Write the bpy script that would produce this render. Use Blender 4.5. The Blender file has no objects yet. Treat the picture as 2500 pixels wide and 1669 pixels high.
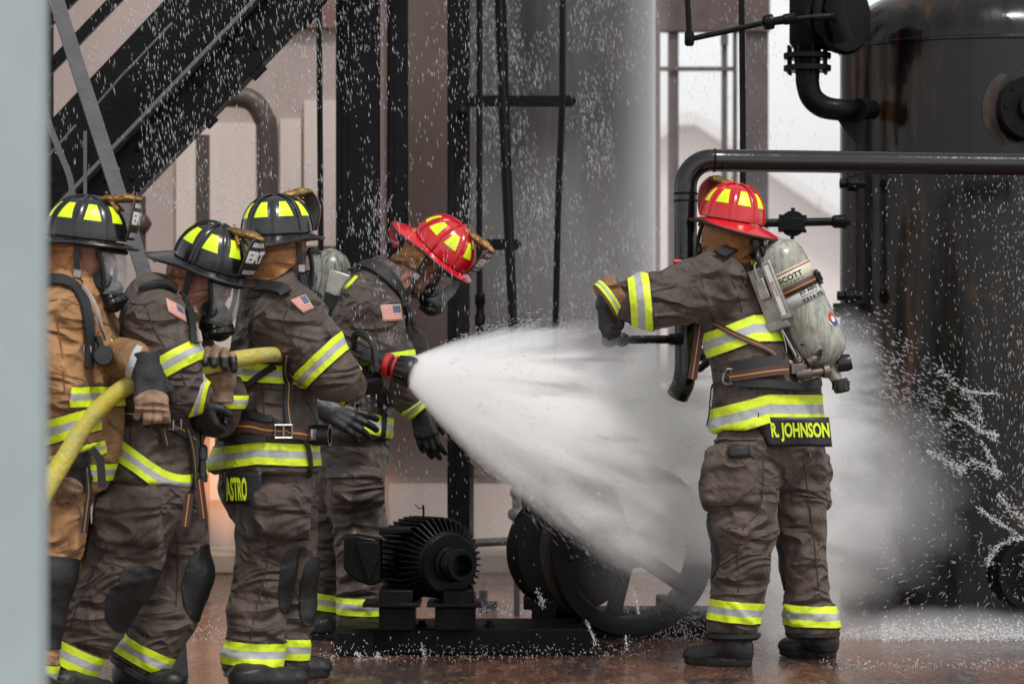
import bpy, math, random
import numpy as np
from mathutils import Vector, Matrix
from mathutils.bvhtree import BVHTree
random.seed(7)
RNG = np.random.default_rng(11)
scene = bpy.context.scene
COL = scene.collection

# ------------------------------------------------------------------ camera
F, HZ, CH = 7440.0, 900.0, 1.13          # focal length in photo pixels, horizon row, camera height
cam_d = bpy.data.cameras.new('camera')
cam = bpy.data.objects.new('camera', cam_d); COL.objects.link(cam)
cam.location = (0, 0, CH); cam.rotation_euler = (math.radians(90), 0, 0)
cam_d.sensor_width = 36.0; cam_d.lens = 36.0 * F / 2500.0
cam_d.shift_y = (HZ - 834.5) / 2500.0
cam_d.clip_start = 0.1; cam_d.clip_end = 3000
cam_d.dof.use_dof = True; cam_d.dof.focus_distance = 11.5; cam_d.dof.aperture_fstop = 3.4
scene.camera = cam

# ------------------------------------------------------------------ world and sun (overcast)
world = bpy.data.worlds.new('World'); scene.world = world; world.use_nodes = True
wn = world.node_tree; wn.nodes.clear()
SUN_EL, SUN_ROT = math.radians(58), math.radians(150)
sky = wn.nodes.new('ShaderNodeTexSky'); sky.sky_type = 'NISHITA'; sky.sun_disc = False
sky.sun_elevation = SUN_EL; sky.sun_rotation = SUN_ROT; sky.dust_density = 1.0; sky.air_density = 1.0
hs = wn.nodes.new('ShaderNodeHueSaturation'); hs.inputs['Saturation'].default_value = 0.10
bg = wn.nodes.new('ShaderNodeBackground'); bg.inputs['Strength'].default_value = 0.115
wo = wn.nodes.new('ShaderNodeOutputWorld')
wn.links.new(sky.outputs[0], hs.inputs['Color']); wn.links.new(hs.outputs[0], bg.inputs['Color'])
wn.links.new(bg.outputs[0], wo.inputs['Surface'])
sun_d = bpy.data.lights.new('sun', 'SUN'); sun = bpy.data.objects.new('sun', sun_d); COL.objects.link(sun)
sun_d.energy = 1.5; sun_d.angle = math.radians(12); sun_d.color = (1.0, 0.97, 0.93)
sdir = Vector((math.cos(SUN_EL) * math.sin(SUN_ROT), math.cos(SUN_EL) * math.cos(SUN_ROT), math.sin(SUN_EL)))
sun.rotation_euler = sdir.to_track_quat('Z', 'Y').to_euler()
sun.location = sdir * 50
scene.view_settings.view_transform = 'Standard'; scene.view_settings.look = 'None'
scene.view_settings.exposure = 0.62; scene.view_settings.gamma = 1.0
scene.render.engine = 'CYCLES'
scene.cycles.use_denoising = True
scene.cycles.volume_bounces = 12
scene.cycles.transparent_max_bounces = 24
scene.cycles.max_bounces = 14
scene.cycles.volume_step_rate = 1.0
scene.cycles.volume_max_steps = 128

# ------------------------------------------------------------------ pixel -> point
def P(px, py, d): return Vector(((px - 1250) * d / F, d, CH + (HZ - py) * d / F))
def gd(py): return CH * F / (py - HZ)     # distance of the ground seen at row py

# ------------------------------------------------------------------ node helpers
def new_mat(name):
    m = bpy.data.materials.new(name); m.use_nodes = True
    nt = m.node_tree; b = nt.nodes['Principled BSDF']
    return m, nt, b
def nd(nt, t, **kw):
    n = nt.nodes.new(t)
    for k, v in kw.items():
        if k.startswith('i_'): n.inputs[k[2:].replace('_', ' ')].default_value = v
        else: setattr(n, k, v)
    return n
def mth(nt, op, a, b=None, c=None, clamp=False):
    n = nt.nodes.new('ShaderNodeMath'); n.operation = op; n.use_clamp = clamp
    for i, v in enumerate((a, b, c)):
        if v is None: continue
        if isinstance(v, (int, float)): n.inputs[i].default_value = v
        else: nt.links.new(v, n.inputs[i])
    return n.outputs[0]
def mix(nt, f, a, b):
    n = nt.nodes.new('ShaderNodeMix'); n.data_type = 'RGBA'
    for s, v in ((0, f), (6, a), (7, b)):
        if isinstance(v, (int, float)): n.inputs[s].default_value = v
        elif isinstance(v, (tuple, list)): n.inputs[s].default_value = (*v[:3], 1)
        else: nt.links.new(v, n.inputs[s])
    return n.outputs[2]
def noise(nt, vec, scale, detail=4, rough=0.55, dist=0.0):
    n = nd(nt, 'ShaderNodeTexNoise'); n.inputs['Scale'].default_value = scale; n.inputs['Detail'].default_value = detail
    n.inputs['Roughness'].default_value = rough; n.inputs['Distortion'].default_value = dist
    if vec is not None: nt.links.new(vec, n.inputs['Vector'])
    return n.outputs['Fac']
def objco(nt, scale=(1, 1, 1)):
    t = nd(nt, 'ShaderNodeTexCoord'); m = nd(nt, 'ShaderNodeMapping'); m.inputs['Scale'].default_value = scale
    nt.links.new(t.outputs['Object'], m.inputs['Vector']); return m.outputs[0]
def ramp(nt, f, lo, hi, a=0.0, b=1.0):
    n = nd(nt, 'ShaderNodeMapRange'); n.clamp = True
    nt.links.new(f, n.inputs[0])
    for i, v in enumerate((lo, hi, a, b)): n.inputs[i + 1].default_value = v
    return n.outputs[0]
def bump(nt, b, h, strength=0.3, dist=0.01):
    n = nd(nt, 'ShaderNodeBump'); n.inputs['Strength'].default_value = strength; n.inputs['Distance'].default_value = dist
    nt.links.new(h, n.inputs['Height']); nt.links.new(n.outputs[0], b.inputs['Normal'])
MC = {}
def mat(name, col, rough=0.5, metal=0.0, var=0.25, vs=12.0, bs=0.15, bscale=60.0, bdist=0.003, spec=0.5, col2=None, coat=0.0, sx=(1, 1, 1)):
    """plain procedural material: colour patches, roughness patches and a fine bump"""
    if name in MC: return MC[name]
    m, nt, b = new_mat(name)
    co = objco(nt, sx)
    n1 = noise(nt, co, vs, 5, 0.6)
    c2 = col2 if col2 else tuple(c * (1 - var) for c in col)
    f = ramp(nt, n1, 0.35, 0.65)
    nt.links.new(mix(nt, f, col, c2), b.inputs['Base Color'])
    r = ramp(nt, noise(nt, co, vs * 2.3, 4), 0.3, 0.7, max(0.02, rough - 0.1), min(1, rough + 0.1))
    nt.links.new(r, b.inputs['Roughness'])
    b.inputs['Metallic'].default_value = metal
    b.inputs['Specular IOR Level'].default_value = spec
    b.inputs['Coat Weight'].default_value = coat; b.inputs['Coat Roughness'].default_value = 0.12
    if bs > 0: bump(nt, b, noise(nt, co, bscale, 5, 0.6), bs, bdist)
    MC[name] = m; return m
def fabric(name, col, wet=0.7, var=0.3, rough=0.78, weave=900.0, crease=0.95, sheen=0.08):
    if name in MC: return MC[name]
    m, nt, b = new_mat(name)
    co = objco(nt)
    big = noise(nt, co, 5.0, 4, 0.6); fine = noise(nt, co, 38.0, 6, 0.65)
    f = ramp(nt, mth(nt, 'ADD', mth(nt, 'MULTIPLY', big, 0.6), mth(nt, 'MULTIPLY', fine, 0.4)), 0.38, 0.62)
    base = mix(nt, f, tuple(min(1, c * (1 + var * 0.5)) for c in col), tuple(c * (1 - var) for c in col))
    wv = noise(nt, objco(nt, (1, 1, 1)), weave, 1)
    base = mix(nt, ramp(nt, wv, 0.3, 0.7, 0, 0.35), base, tuple(c * 0.55 for c in col))
    soak = ramp(nt, noise(nt, objco(nt, (2.2, 2.2, 1.1)), 1.7, 5, 0.65, 0.5), 0.46, 0.60)     # soaked patches: darker and shinier
    base = mix(nt, mth(nt, 'MULTIPLY', soak, wet), base, tuple(c * 0.42 for c in col))
    nt.links.new(base, b.inputs['Base Color'])
    nt.links.new(ramp(nt, mth(nt, 'SUBTRACT', ramp(nt, big, .35, .65), mth(nt, 'MULTIPLY', soak, 0.9)), -0.8, 1.0, rough - 0.36, rough + 0.08), b.inputs['Roughness'])
    b.inputs['Sheen Weight'].default_value = sheen; b.inputs['Specular IOR Level'].default_value = 0.35
    # creases: broad distorted ridges lying across the limbs, plus the weave
    c1 = noise(nt, objco(nt, (3.6, 3.6, 8.5)), 1.0, 2, 0.4, 0.8)
    r1 = mth(nt, 'ABSOLUTE', mth(nt, 'SUBTRACT', c1, 0.5))
    r1 = mth(nt, 'SUBTRACT', 1.0, mth(nt, 'SMOOTH_MIN', mth(nt, 'MULTIPLY', r1, 7.0), 1.0, 0.35))
    c2 = noise(nt, objco(nt, (11, 11, 7)), 1.0, 3, 0.5, 1.0)
    h = mth(nt, 'ADD', mth(nt, 'MULTIPLY', r1, 0.8), mth(nt, 'MULTIPLY', c2, 0.75))
    bp = nd(nt, 'ShaderNodeBump'); bp.inputs['Strength'].default_value = crease; bp.inputs['Distance'].default_value = 0.030
    nt.links.new(h, bp.inputs['Height'])
    bp2 = nd(nt, 'ShaderNodeBump'); bp2.inputs['Strength'].default_value = 0.35; bp2.inputs['Distance'].default_value = 0.0012
    nt.links.new(wv, bp2.inputs['Height']); nt.links.new(bp.outputs[0], bp2.inputs['Normal'])
    nt.links.new(bp2.outputs[0], b.inputs['Normal'])
    MC[name] = m; return m

# ------------------------------------------------------------------ object helpers
ORG = {}
def tag(o, label=None, cat=None, group=None, kind=None):
    if label: o['label'] = label
    if cat: o['category'] = cat
    if group: o['group'] = group
    if kind: o['kind'] = kind
    return o
def empty(name, loc, **kw):
    o = bpy.data.objects.new(name, None); COL.objects.link(o); o.location = loc; o.empty_display_size = 0.1
    ORG[o.name] = np.array(loc, float); return tag(o, **kw)
def mk(name, V, Fc, m=None, parent=None, org=None, uv=None, smooth=True, sharp=None, bevel=0.0, solid=0.0, **kw):
    """link ONE mesh; V in world metres. Children keep the origin of their thing."""
    V = np.asarray(V, float)
    if parent is not None: o0 = ORG[parent.name]
    elif org is not None: o0 = np.array(org, float)
    else: o0 = np.array([V[:, 0].mean(), V[:, 1].mean(), V[:, 2].min()])
    me = bpy.data.meshes.new(name)
    me.from_pydata((V - o0).tolist(), [], [list(map(int, f)) for f in Fc]); me.update()
    if uv is not None:
        ul = me.uv_layers.new(name='uv'); li = np.empty(len(me.loops), np.int32); me.loops.foreach_get('vertex_index', li)
        ul.data.foreach_set('uv', np.asarray(uv, np.float32)[li].ravel())
    if smooth: me.shade_smooth()
    if sharp is not None and smooth: me.set_sharp_from_angle(angle=math.radians(sharp))
    o = bpy.data.objects.new(name, me); COL.objects.link(o)
    if parent is not None: o.parent = parent
    else: o.location = o0
    ORG[o.name] = o0
    if m: me.materials.append(m)
    if bevel > 0:
        b = o.modifiers.new('bevel', 'BEVEL'); b.width = bevel; b.segments = 2; b.limit_method = 'ANGLE'; b.angle_limit = math.radians(40)
    if solid:
        s = o.modifiers.new('solid', 'SOLIDIFY'); s.thickness = solid; s.offset = 1.0
    return tag(o, **kw)

def frame(d, hint=(0, 0, 1)):
    d = Vector(d).normalized(); h = Vector(hint)
    if abs(d.dot(h.normalized())) > 0.97: h = Vector((1, 0, 0))
    u = d.cross(h).normalized(); w = u.cross(d).normalized()
    return d, u, w
class MB:
    def __init__(s): s.v = []; s.f = []
    def add(s, V, Fc):
        n = len(s.v); s.v += [tuple(p) for p in V]; s.f += [tuple(i + n for i in f) for f in Fc]; return s
    def box(s, c, hx, hy, hz, ax=None):
        X, Y, Z = ax if ax else (Vector((1, 0, 0)), Vector((0, 1, 0)), Vector((0, 0, 1))); c = Vector(c)
        V = [c + X * (a * hx) + Y * (b * hy) + Z * (e * hz) for a in (-1, 1) for b in (-1, 1) for e in (-1, 1)]
        return s.add(V, [(0, 1, 3, 2), (4, 6, 7, 5), (0, 4, 5, 1), (2, 3, 7, 6), (0, 2, 6, 4), (1, 5, 7, 3)])
    def beam(s, a, b, w, t, hint=(0, 1, 0)):
        """bar from a to b: w across, t along the hint (depth)"""
        a = Vector(a); b = Vector(b); d = (b - a); L = d.length; d.normalize(); h = Vector(hint)
        h = (h - d * h.dot(d)).normalized(); u = d.cross(h).normalized()
        return s.box((a + b) / 2, L / 2, w / 2, t / 2, (d, u, h))
    def cyl(s, a, b, r, r2=None, n=24, caps=True):
        r2 = r if r2 is None else r2; a = Vector(a); b = Vector(b); d, u, w = frame(b - a)
        V = []; Fc = []
        for k, (c, rr) in enumerate(((a, r), (b, r2))):
            for i in range(n):
                t = 2 * math.pi * i / n; V.append(c + u * (rr * math.cos(t)) + w * (rr * math.sin(t)))
        for i in range(n):
            j = (i + 1) % n; Fc.append((i, j, n + j, n + i)[::-1])
        if caps: Fc.append(tuple(range(n))); Fc.append(tuple(range(2 * n - 1, n - 1, -1)))
        return s.add(V, Fc)
    def lathe(s, o, axis, prof, n=32, hint=(0, 0, 1), caps=True):
        """prof: list of (along, radius)"""
        o = Vector(o); d, u, w = frame(axis, hint); V = []; Fc = []
        for (t, r) in prof:
            for i in range(n):
                a = 2 * math.pi * i / n; V.append(o + d * t + u * (r * math.cos(a)) + w * (r * math.sin(a)))
        for k in range(len(prof) - 1):
            for i in range(n):
                j = (i + 1) % n; Fc.append((k * n + i, (k + 1) * n + i, (k + 1) * n + j, k * n + j))
        if caps and prof[0][1] > 1e-5: Fc.append(tuple(range(n)))
        if caps and prof[-1][1] > 1e-5: Fc.append(tuple(range(len(prof) * n - 1, (len(prof) - 1) * n - 1, -1)))
        return s.add(V, Fc)
    def tube(s, pts, r, n=12, caps=True, sub=0):
        pts = [Vector(p) for p in pts]
        if sub: pts = spline(pts, sub)
        rs = r if isinstance(r, (list, tuple)) else [r] * len(pts)
        if len(rs) != len(pts): rs = list(np.interp(np.linspace(0, 1, len(pts)), np.linspace(0, 1, len(rs)), rs))
        V = []; Fc = []; u = None
        for k, p in enumerate(pts):
            d = (pts[min(k + 1, len(pts) - 1)] - pts[max(k - 1, 0)]).normalized()
            if u is None: _, u, _w = frame(d)
            u = (u - d * u.dot(d)).normalized(); w = d.cross(u)
            for i in range(n):
                a = 2 * math.pi * i / n; V.append(p + u * (rs[k] * math.cos(a)) + w * (rs[k] * math.sin(a)))
        for k in range(len(pts) - 1):
            for i in range(n):
                j = (i + 1) % n; Fc.append((k * n + i, (k + 1) * n + i, (k + 1) * n + j, k * n + j)[::-1])
        if caps: Fc.append(tuple(range(n - 1, -1, -1))[::-1]); Fc.append(tuple(range((len(pts) - 1) * n, len(pts) * n))[::-1])
        return s.add(V, Fc)
    def ribbon(s, pts, nrm, w, t=0.003):
        """flat strap: pts centre line, nrm per-point face normals"""
        pts = [Vector(p) for p in pts]; V = []; Fc = []
        for k, p in enumerate(pts):
            d = (pts[min(k + 1, len(pts) - 1)] - pts[max(k - 1, 0)]).normalized(); n = Vector(nrm[k] if isinstance(nrm, list) else nrm)
            n = (n - d * n.dot(d)).normalized(); u = d.cross(n)
            V += [p - u * w / 2, p + u * w / 2, p + u * w / 2 + n * t, p - u * w / 2 + n * t]
        for k in range(len(pts) - 1):
            a = 4 * k; b = a + 4
            for i in range(4):
                j = (i + 1) % 4; Fc.append((a + i, a + j, b + j, b + i)[::-1])
        Fc.append((0, 1, 2, 3)); e = 4 * (len(pts) - 1); Fc.append((e + 3, e + 2, e + 1, e))
        return s.add(V, Fc)
    def out(s, name, m, parent=None, **kw):
        kw.setdefault('sharp', 35); return mk(name, s.v, s.f, m, parent, **kw)
def each(name, m, parent, mbs, **kw):
    return [b.out(name, m, parent, **kw) for b in mbs]
def spline(pts, n):
    pts = [Vector(p) for p in pts]; Q = [pts[0] * 2 - pts[1]] + pts + [pts[-1] * 2 - pts[-2]]; out = []
    for i in range(1, len(Q) - 2):
        p0, p1, p2, p3 = Q[i - 1:i + 3]
        for k in range(n):
            t = k / n
            out.append(0.5 * ((2 * p1) + (p2 - p0) * t + (2 * p0 - 5 * p1 + 4 * p2 - p3) * t * t + (3 * p1 - p0 - 3 * p2 + p3) * t ** 3))
    out.append(pts[-1]); return out

# ------------------------------------------------------------------ numpy noise
_perm = RNG.permutation(256); _perm = np.concatenate([_perm, _perm]); _val = RNG.random(256) * 2 - 1
def vnoise(p):
    p = np.asarray(p); i = np.floor(p).astype(int); f = p - i; f = f * f * f * (f * (f * 6 - 15) + 10); i &= 255
    def h(x, y, z): return _val[_perm[_perm[_perm[x & 255] + (y & 255)] + (z & 255)]]
    x, y, z = i[:, 0], i[:, 1], i[:, 2]; r = 0
    for a in (0, 1):
        for b in (0, 1):
            for c in (0, 1):
                r = r + h(x + a, y + b, z + c) * (f[:, 0] if a else 1 - f[:, 0]) * (f[:, 1] if b else 1 - f[:, 1]) * (f[:, 2] if c else 1 - f[:, 2])
    return r
def vn3(p): return np.stack([vnoise(p), vnoise(p + 31.7), vnoise(p + 77.3)], 1)

# ------------------------------------------------------------------ distance field bodies -> one smooth mesh
class Field:
    def __init__(s): s.p = []
    def cone(s, a, b, ra, rb, k=0.03, thin=None, kt=1.0, flat=(0, 0), wr=1.0):
        s.p.append(('c', np.array(a, float), np.array(b, float), ra, rb, k, None if thin is None else np.array(Vector(thin).normalized()), kt, flat, wr)); return s
    def chain(s, pts, k=0.03, k0=None, thin=None, kt=1.0, flat_end=0, wr=1.0):
        """pts: list of (Vector, radius)"""
        for i in range(len(pts) - 1):
            s.cone(pts[i][0], pts[i + 1][0], pts[i][1], pts[i + 1][1], (k0 if (i == 0 and k0 is not None) else k), thin, kt, (0, 1 if (flat_end and i == len(pts) - 2) else 0), wr)
        return s
    def box(s, c, hx, hy, hz, ax, r=0.01, k=0.015, wr=0.5):
        s.p.append(('b', np.array(c, float), np.array([np.array(a) for a in ax]), np.array([hx, hy, hz]), r, k, wr)); return s
    def ell(s, c, r, ax=None, k=0.02, sub=False, wr=0.0):
        ax = np.eye(3) if ax is None else np.array([np.array(a) for a in ax])
        s.p.append(('e', np.array(c, float), ax, np.array(r, float), k, sub, wr)); return s
    def one(s, q, X):
        if q[0] == 'c':
            _, a, b, ra, rb, k, th, kt, flat, wr = q
            ab = b - a; L2 = ab @ ab; L = math.sqrt(L2); d = X - a; tu = d @ ab / L2; t = np.clip(tu, 0, 1)
            tc = tu
            if not flat[0]: tc = np.maximum(tc, 0)
            if not flat[1]: tc = np.minimum(tc, 1)
            v = d - tc[:, None] * ab
            if th is not None: v = v + (kt - 1) * (v @ th)[:, None] * th
            r = np.sqrt((v * v).sum(1)) - (ra + (rb - ra) * t)
            if flat[0]: r = np.maximum(r, -tu * L)
            if flat[1]: r = np.maximum(r, (tu - 1) * L)
            return r, k, False
        if q[0] == 'b':
            _, c, ax, h, rr, k, wr = q
            d = np.abs((X - c) @ ax.T) - (h - rr); o = np.sqrt((np.maximum(d, 0) ** 2).sum(1)) + np.minimum(d.max(1), 0) - rr
            return o, k, False
        _, c, ax, r, k, sub, wr = q
        d = (X - c) @ ax.T; n = np.sqrt(((d / r) ** 2).sum(1)) + 1e-9; g = np.sqrt(((d / r ** 2) ** 2).sum(1)) + 1e-9
        return n * (n - 1) / g, k, sub
    def __call__(s, X):
        D = None
        for q in s.p:
            r, k, sub = s.one(q, X)
            if D is None: D = r; continue
            if sub: h = np.clip(0.5 - 0.5 * (D + r) / k, 0, 1); D = D * (1 - h) + (-r) * h + k * h * (1 - h)
            else: h = np.clip(0.5 + 0.5 * (D - r) / k, 0, 1); D = D * (1 - h) + r * h - k * h * (1 - h)
        return D
    def bounds(s, pad):
        lo = np.full(3, 1e9); hi = -lo
        for q in s.p:
            if q[0] == 'c':
                R = max(q[3], q[4])
                for c in (q[1], q[2]): lo = np.minimum(lo, c - R); hi = np.maximum(hi, c + R)
            else:
                R = np.linalg.norm(q[3]) if q[0] == 'b' else q[3].max(); lo = np.minimum(lo, q[1] - R); hi = np.maximum(hi, q[1] + R)
        return lo - pad, hi + pad
    def mesh(s, h, pad=0.02, fn=None):
        lo, hi = s.bounds(pad); n = np.ceil((hi - lo) / h).astype(int) + 1
        g = [lo[i] + h * np.arange(n[i]) for i in range(3)]
        f = fn or s; val = np.empty(n, np.float32)
        for i in range(0, n[0], 24):
            X = np.stack(np.meshgrid(g[0][i:i + 24], g[1], g[2], indexing='ij'), -1).reshape(-1, 3)
            val[i:i + 24] = f(X).reshape(-1, n[1], n[2])
        return nets(val, lo, h)
def nets(val, lo, h):
    nx, ny, nz = val.shape; ins = val < 0
    cs = np.zeros((nx - 1, ny - 1, nz - 1, 3), np.float32); cn = np.zeros((nx - 1, ny - 1, nz - 1), np.int16)
    def sl(a, i, j, k): return a[i:i + nx - 1, j:j + ny - 1, k:k + nz - 1]
    for ax in range(3):
        for a in (0, 1):
            for b in (0, 1):
                c0 = [0, 0, 0]; o = [i for i in range(3) if i != ax]; c0[o[0]] = a; c0[o[1]] = b; c1 = list(c0); c1[ax] = 1
                v0 = sl(val, *c0); v1 = sl(val, *c1); m = sl(ins, *c0) != sl(ins, *c1)
                t = np.where(m, v0 / np.where(m, v0 - v1, 1), 0)
                cn += m
                for e in range(3): cs[..., e] += np.where(m, (c0[e] if e != ax else t), 0)
    act = cn > 0; idx = np.full(act.shape, -1, np.int64); idx[act] = np.arange(act.sum())
    ii = np.argwhere(act); V = (ii + cs[act] / cn[act][:, None]) * h + lo
    Fs = []
    for ax in range(3):
        o = [i for i in range(3) if i != ax]
        s0 = [slice(None)] * 3; s1 = [slice(None)] * 3; s0[ax] = slice(0, -1); s1[ax] = slice(1, None)
        a = ins[tuple(s0)]; b = ins[tuple(s1)]; m = a != b; e = np.argwhere(m); fl = a[m]
        ok = (e[:, o[0]] > 0) & (e[:, o[1]] > 0) & (e[:, o[0]] < act.shape[o[0]]) & (e[:, o[1]] < act.shape[o[1]]); e = e[ok]; fl = fl[ok]
        q = []
        for (da, db) in ((-1, -1), (0, -1), (0, 0), (-1, 0)):
            c = e.copy(); c[:, o[0]] += da; c[:, o[1]] += db; q.append(idx[c[:, 0], c[:, 1], c[:, 2]])
        q = np.stack(q, 1)
        if ax == 1: fl = ~fl
        q[~fl] = q[~fl][:, ::-1]; Fs.append(q)
    return V.astype(float), np.concatenate(Fs)
def normals(V, Fc):
    a, b, c, d = (V[Fc[:, i]] for i in range(4)); n = np.cross(c - a, d - b); N = np.zeros_like(V)
    for i in range(4): np.add.at(N, Fc[:, i], n)
    return N / (np.linalg.norm(N, axis=1)[:, None] + 1e-12)
def smooth_mesh(V, Fc, it=1, w=0.5):
    E = np.concatenate([Fc[:, [i, (i + 1) % 4]] for i in range(4)])
    for _ in range(it):
        S = np.zeros_like(V); C = np.zeros(len(V)); np.add.at(S, E[:, 0], V[E[:, 1]]); np.add.at(C, E[:, 0], 1)
        V = V * (1 - w) + w * S / np.maximum(C, 1)[:, None]
    return V
def wrinkle(V, N, fld, A=0.009, seed=0.0, fs=17.0):
    """cloth folds: ridges that run across the limb under each vertex"""
    W = 0; D = 0; Q = V + 0.045 * vn3(V * 7 + seed) + 0.012 * vn3(V * 25 + seed)
    for q in fld.p:
        if q[0] != 'c': continue
        r, _, _ = fld.one(q, V); w = np.exp(-np.clip(r, -0.02, 0.3) / 0.02) * 1.0; ax = (q[2] - q[1]); ax = ax / (np.linalg.norm(ax) + 1e-9)
        tot = 0
        for (sg, am, sd, ff) in ((0.7, 1.0, 3.1, 1.0), (-0.75, 0.9, 9.4, 0.85), (0.1, 0.45, 5.5, 1.7)):
            side = np.cross(ax, [0.1, 1.0, 0.05]); side = side / (np.linalg.norm(side) + 1e-9); a2 = ax + sg * side; a2 /= np.linalg.norm(a2)
            s_ = Q @ a2; per = Q - s_[:, None] * a2
            n = vnoise(per * 4.0 * ff + a2 * (s_ * fs * ff)[:, None] + sd + seed)
            msk = np.clip(vnoise(V * 4.2 + sd * 3 + seed) * 1.6 + 0.55, 0, 1.25)
            tot = tot + am * (np.clip(1 - np.abs(n) * 2.0, 0, 1) ** 2.2 * 1.25 - 0.2) * msk
        D = D + w * tot * q[9]; W = W + w
    D = D / (W + 1e-9) * 0.6; D = D * (0.55 + 0.9 * np.clip(vnoise(V * 5 + seed + 50) + 0.4, 0, 1)); D = np.clip(D, -0.7, 1.1)
    D = D + 0.9 * vnoise(V * 7 + seed + 12)
    return V + N * (A * D)[:, None]

def clip(V, Fc, attr, s, keep_ge=0.0):
    """keep the part of a mesh where s>=0 (s per vertex); attr: extra arrays interpolated too"""
    V = list(map(tuple, V)) if not isinstance(V, list) else V
    s = list(s); A = [list(map(tuple, a)) for a in attr]; out = []; cache = {}
    for f in Fc:
        vs = [s[i] for i in f]
        if min(vs) >= 0: out.append(tuple(f)); continue
        if max(vs) < 0: continue
        g = []; n = len(f)
        for i in range(n):
            a, b = f[i], f[(i + 1) % n]
            if s[a] >= 0: g.append(a)
            if (s[a] >= 0) != (s[b] >= 0):
                key = (min(a, b), max(a, b))
                if key not in cache:
                    a0, b0 = key; t = s[a0] / (s[a0] - s[b0])
                    cache[key] = len(V); V.append(tuple(V[a0][e] + t * (V[b0][e] - V[a0][e]) for e in range(3)))
                    for X in A: X.append(tuple(X[a0][e] + t * (X[b0][e] - X[a0][e]) for e in range(len(X[a0]))))
                    s.append(0.0)
                g.append(cache[key])
        if len(g) > 2: out.append(tuple(g))
    used = sorted({i for f in out for i in f}); mp = {u: k for k, u in enumerate(used)}
    return [V[i] for i in used], [tuple(mp[i] for i in f) for f in out], [[X[i] for i in used] for X in A]
class Cloth:
    """mesh of a garment, kept so that bands, pads and patches can be cut from it"""
    def __init__(s, fld, h=0.008, A=0.009, seed=0.0, sm=1, fn=None, fs=12.5):
        V, Fc = fld.mesh(h, fn=fn); V = smooth_mesh(V, Fc, sm); N = normals(V, Fc)
        if A: V = wrinkle(V, N, fld, A, seed, fs); V = smooth_mesh(V, Fc, 1, 0.35); N = normals(V, Fc)
        s.V, s.F, s.N = V, Fc, N; s.bvh = None; s.fld = fld
    def out(s, name, m, parent=None, **kw): return mk(name, s.V, s.F, m, parent, **kw)
    def tree(s):
        if s.bvh is None: s.bvh = BVHTree.FromPolygons(s.V.tolist(), s.F.tolist())
        return s.bvh
    def hit(s, px, py):
        """surface point of the garment seen at a photo pixel"""
        o = Vector((0, 0, CH)); d = (P(px, py, 10) - o).normalized()
        p, n, _, _ = s.tree().ray_cast(o, d)
        if p is None:
            p, n, _, _ = s.tree().find_nearest(P(px, py, float(s.V[:, 1].mean()) - 0.1))
        if n.y > 0: n = -n
        return p, n
    def cut(s, name, m, parent, conds, uvf=None, off=0.004, solid=0.0, R=None, c=None, **kw):
        """conds: functions (V,N)->scalar, keep >=0"""
        V, Fc, N = s.V, s.F, s.N
        if c is not None:
            near = ((V - np.array(c)) ** 2).sum(1) < R * R; fk = near[Fc].any(1); Fc = Fc[fk]
            used = np.unique(Fc); mp = np.full(len(V), -1); mp[used] = np.arange(len(used)); V = V[used]; N = N[used]; Fc = mp[Fc]
            conds = [lambda v, n, c=np.array(c): (R * R - ((v - c) ** 2).sum(1)) * 8] + list(conds)
        Vl, Fl, Nl = [tuple(v) for v in V], [tuple(f) for f in Fc], [tuple(n) for n in N]
        for cd in conds:
            if not Fl: return None
            sc = cd(np.array(Vl), np.array(Nl)); Vl, Fl, (Nl,) = clip(Vl, Fl, [Nl], sc)
        if not Fl: return None
        Va = np.array(Vl); Na = np.array(Nl); uv = uvf(Va) if uvf else None
        return mk(name, Va + Na * off, Fl, m, parent, uv=uv, solid=solid, **kw)
    def band(s, parent, c, axis, w, R=0.2, m=None, name='reflective_band', off=0.0045, bow=None):
        c = np.array(c); ax = np.array(Vector(axis).normalized())
        def t(v):
            r = (v - c) @ ax
            if bow is not None: r = r + bow(v - c)
            return r / w + 0.5
        return s.cut(name, m or BAND, parent, [lambda v, n: t(v), lambda v, n: 1 - t(v)], uvf=lambda v: np.stack([np.arctan2((v - c)[:, 0], (v - c)[:, 1]) / 6.28 + 0.5, t(v)], 1), off=off, solid=-0.003, R=R, c=c)
    def quad(s, name, m, parent, q, nu=14, nv=10, off=0.005, solid=-0.003, **kw):
        """flat patch sewn on the garment; q = four photo pixels (tl,tr,br,bl)"""
        V = []; uv = []
        for j in range(nv + 1):
            for i in range(nu + 1):
                u = i / nu; v = j / nv; x = (1 - v) * ((1 - u) * q[0][0] + u * q[1][0]) + v * ((1 - u) * q[3][0] + u * q[2][0]); y = (1 - v) * ((1 - u) * q[0][1] + u * q[1][1]) + v * ((1 - u) * q[3][1] + u * q[2][1])
                p, n = s.hit(x, y); V.append(np.array(p) + np.array(n) * off); uv.append((u, 1 - v))
        Fc = [(j * (nu + 1) + i, (j + 1) * (nu + 1) + i, (j + 1) * (nu + 1) + i + 1, j * (nu + 1) + i + 1) for j in range(nv) for i in range(nu)]
        V = np.array(V)
        for _ in range(2):
            g = V.reshape(nv + 1, nu + 1, 3); a = g.copy(); a[1:-1, 1:-1] = 0.25 * (g[:-2, 1:-1] + g[2:, 1:-1] + g[1:-1, :-2] + g[1:-1, 2:]) * 0.6 + g[1:-1, 1:-1] * 0.4; V = a.reshape(-1, 3)
        return mk(name, V, Fc, m, parent, uv=uv, solid=solid, **kw)
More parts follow.
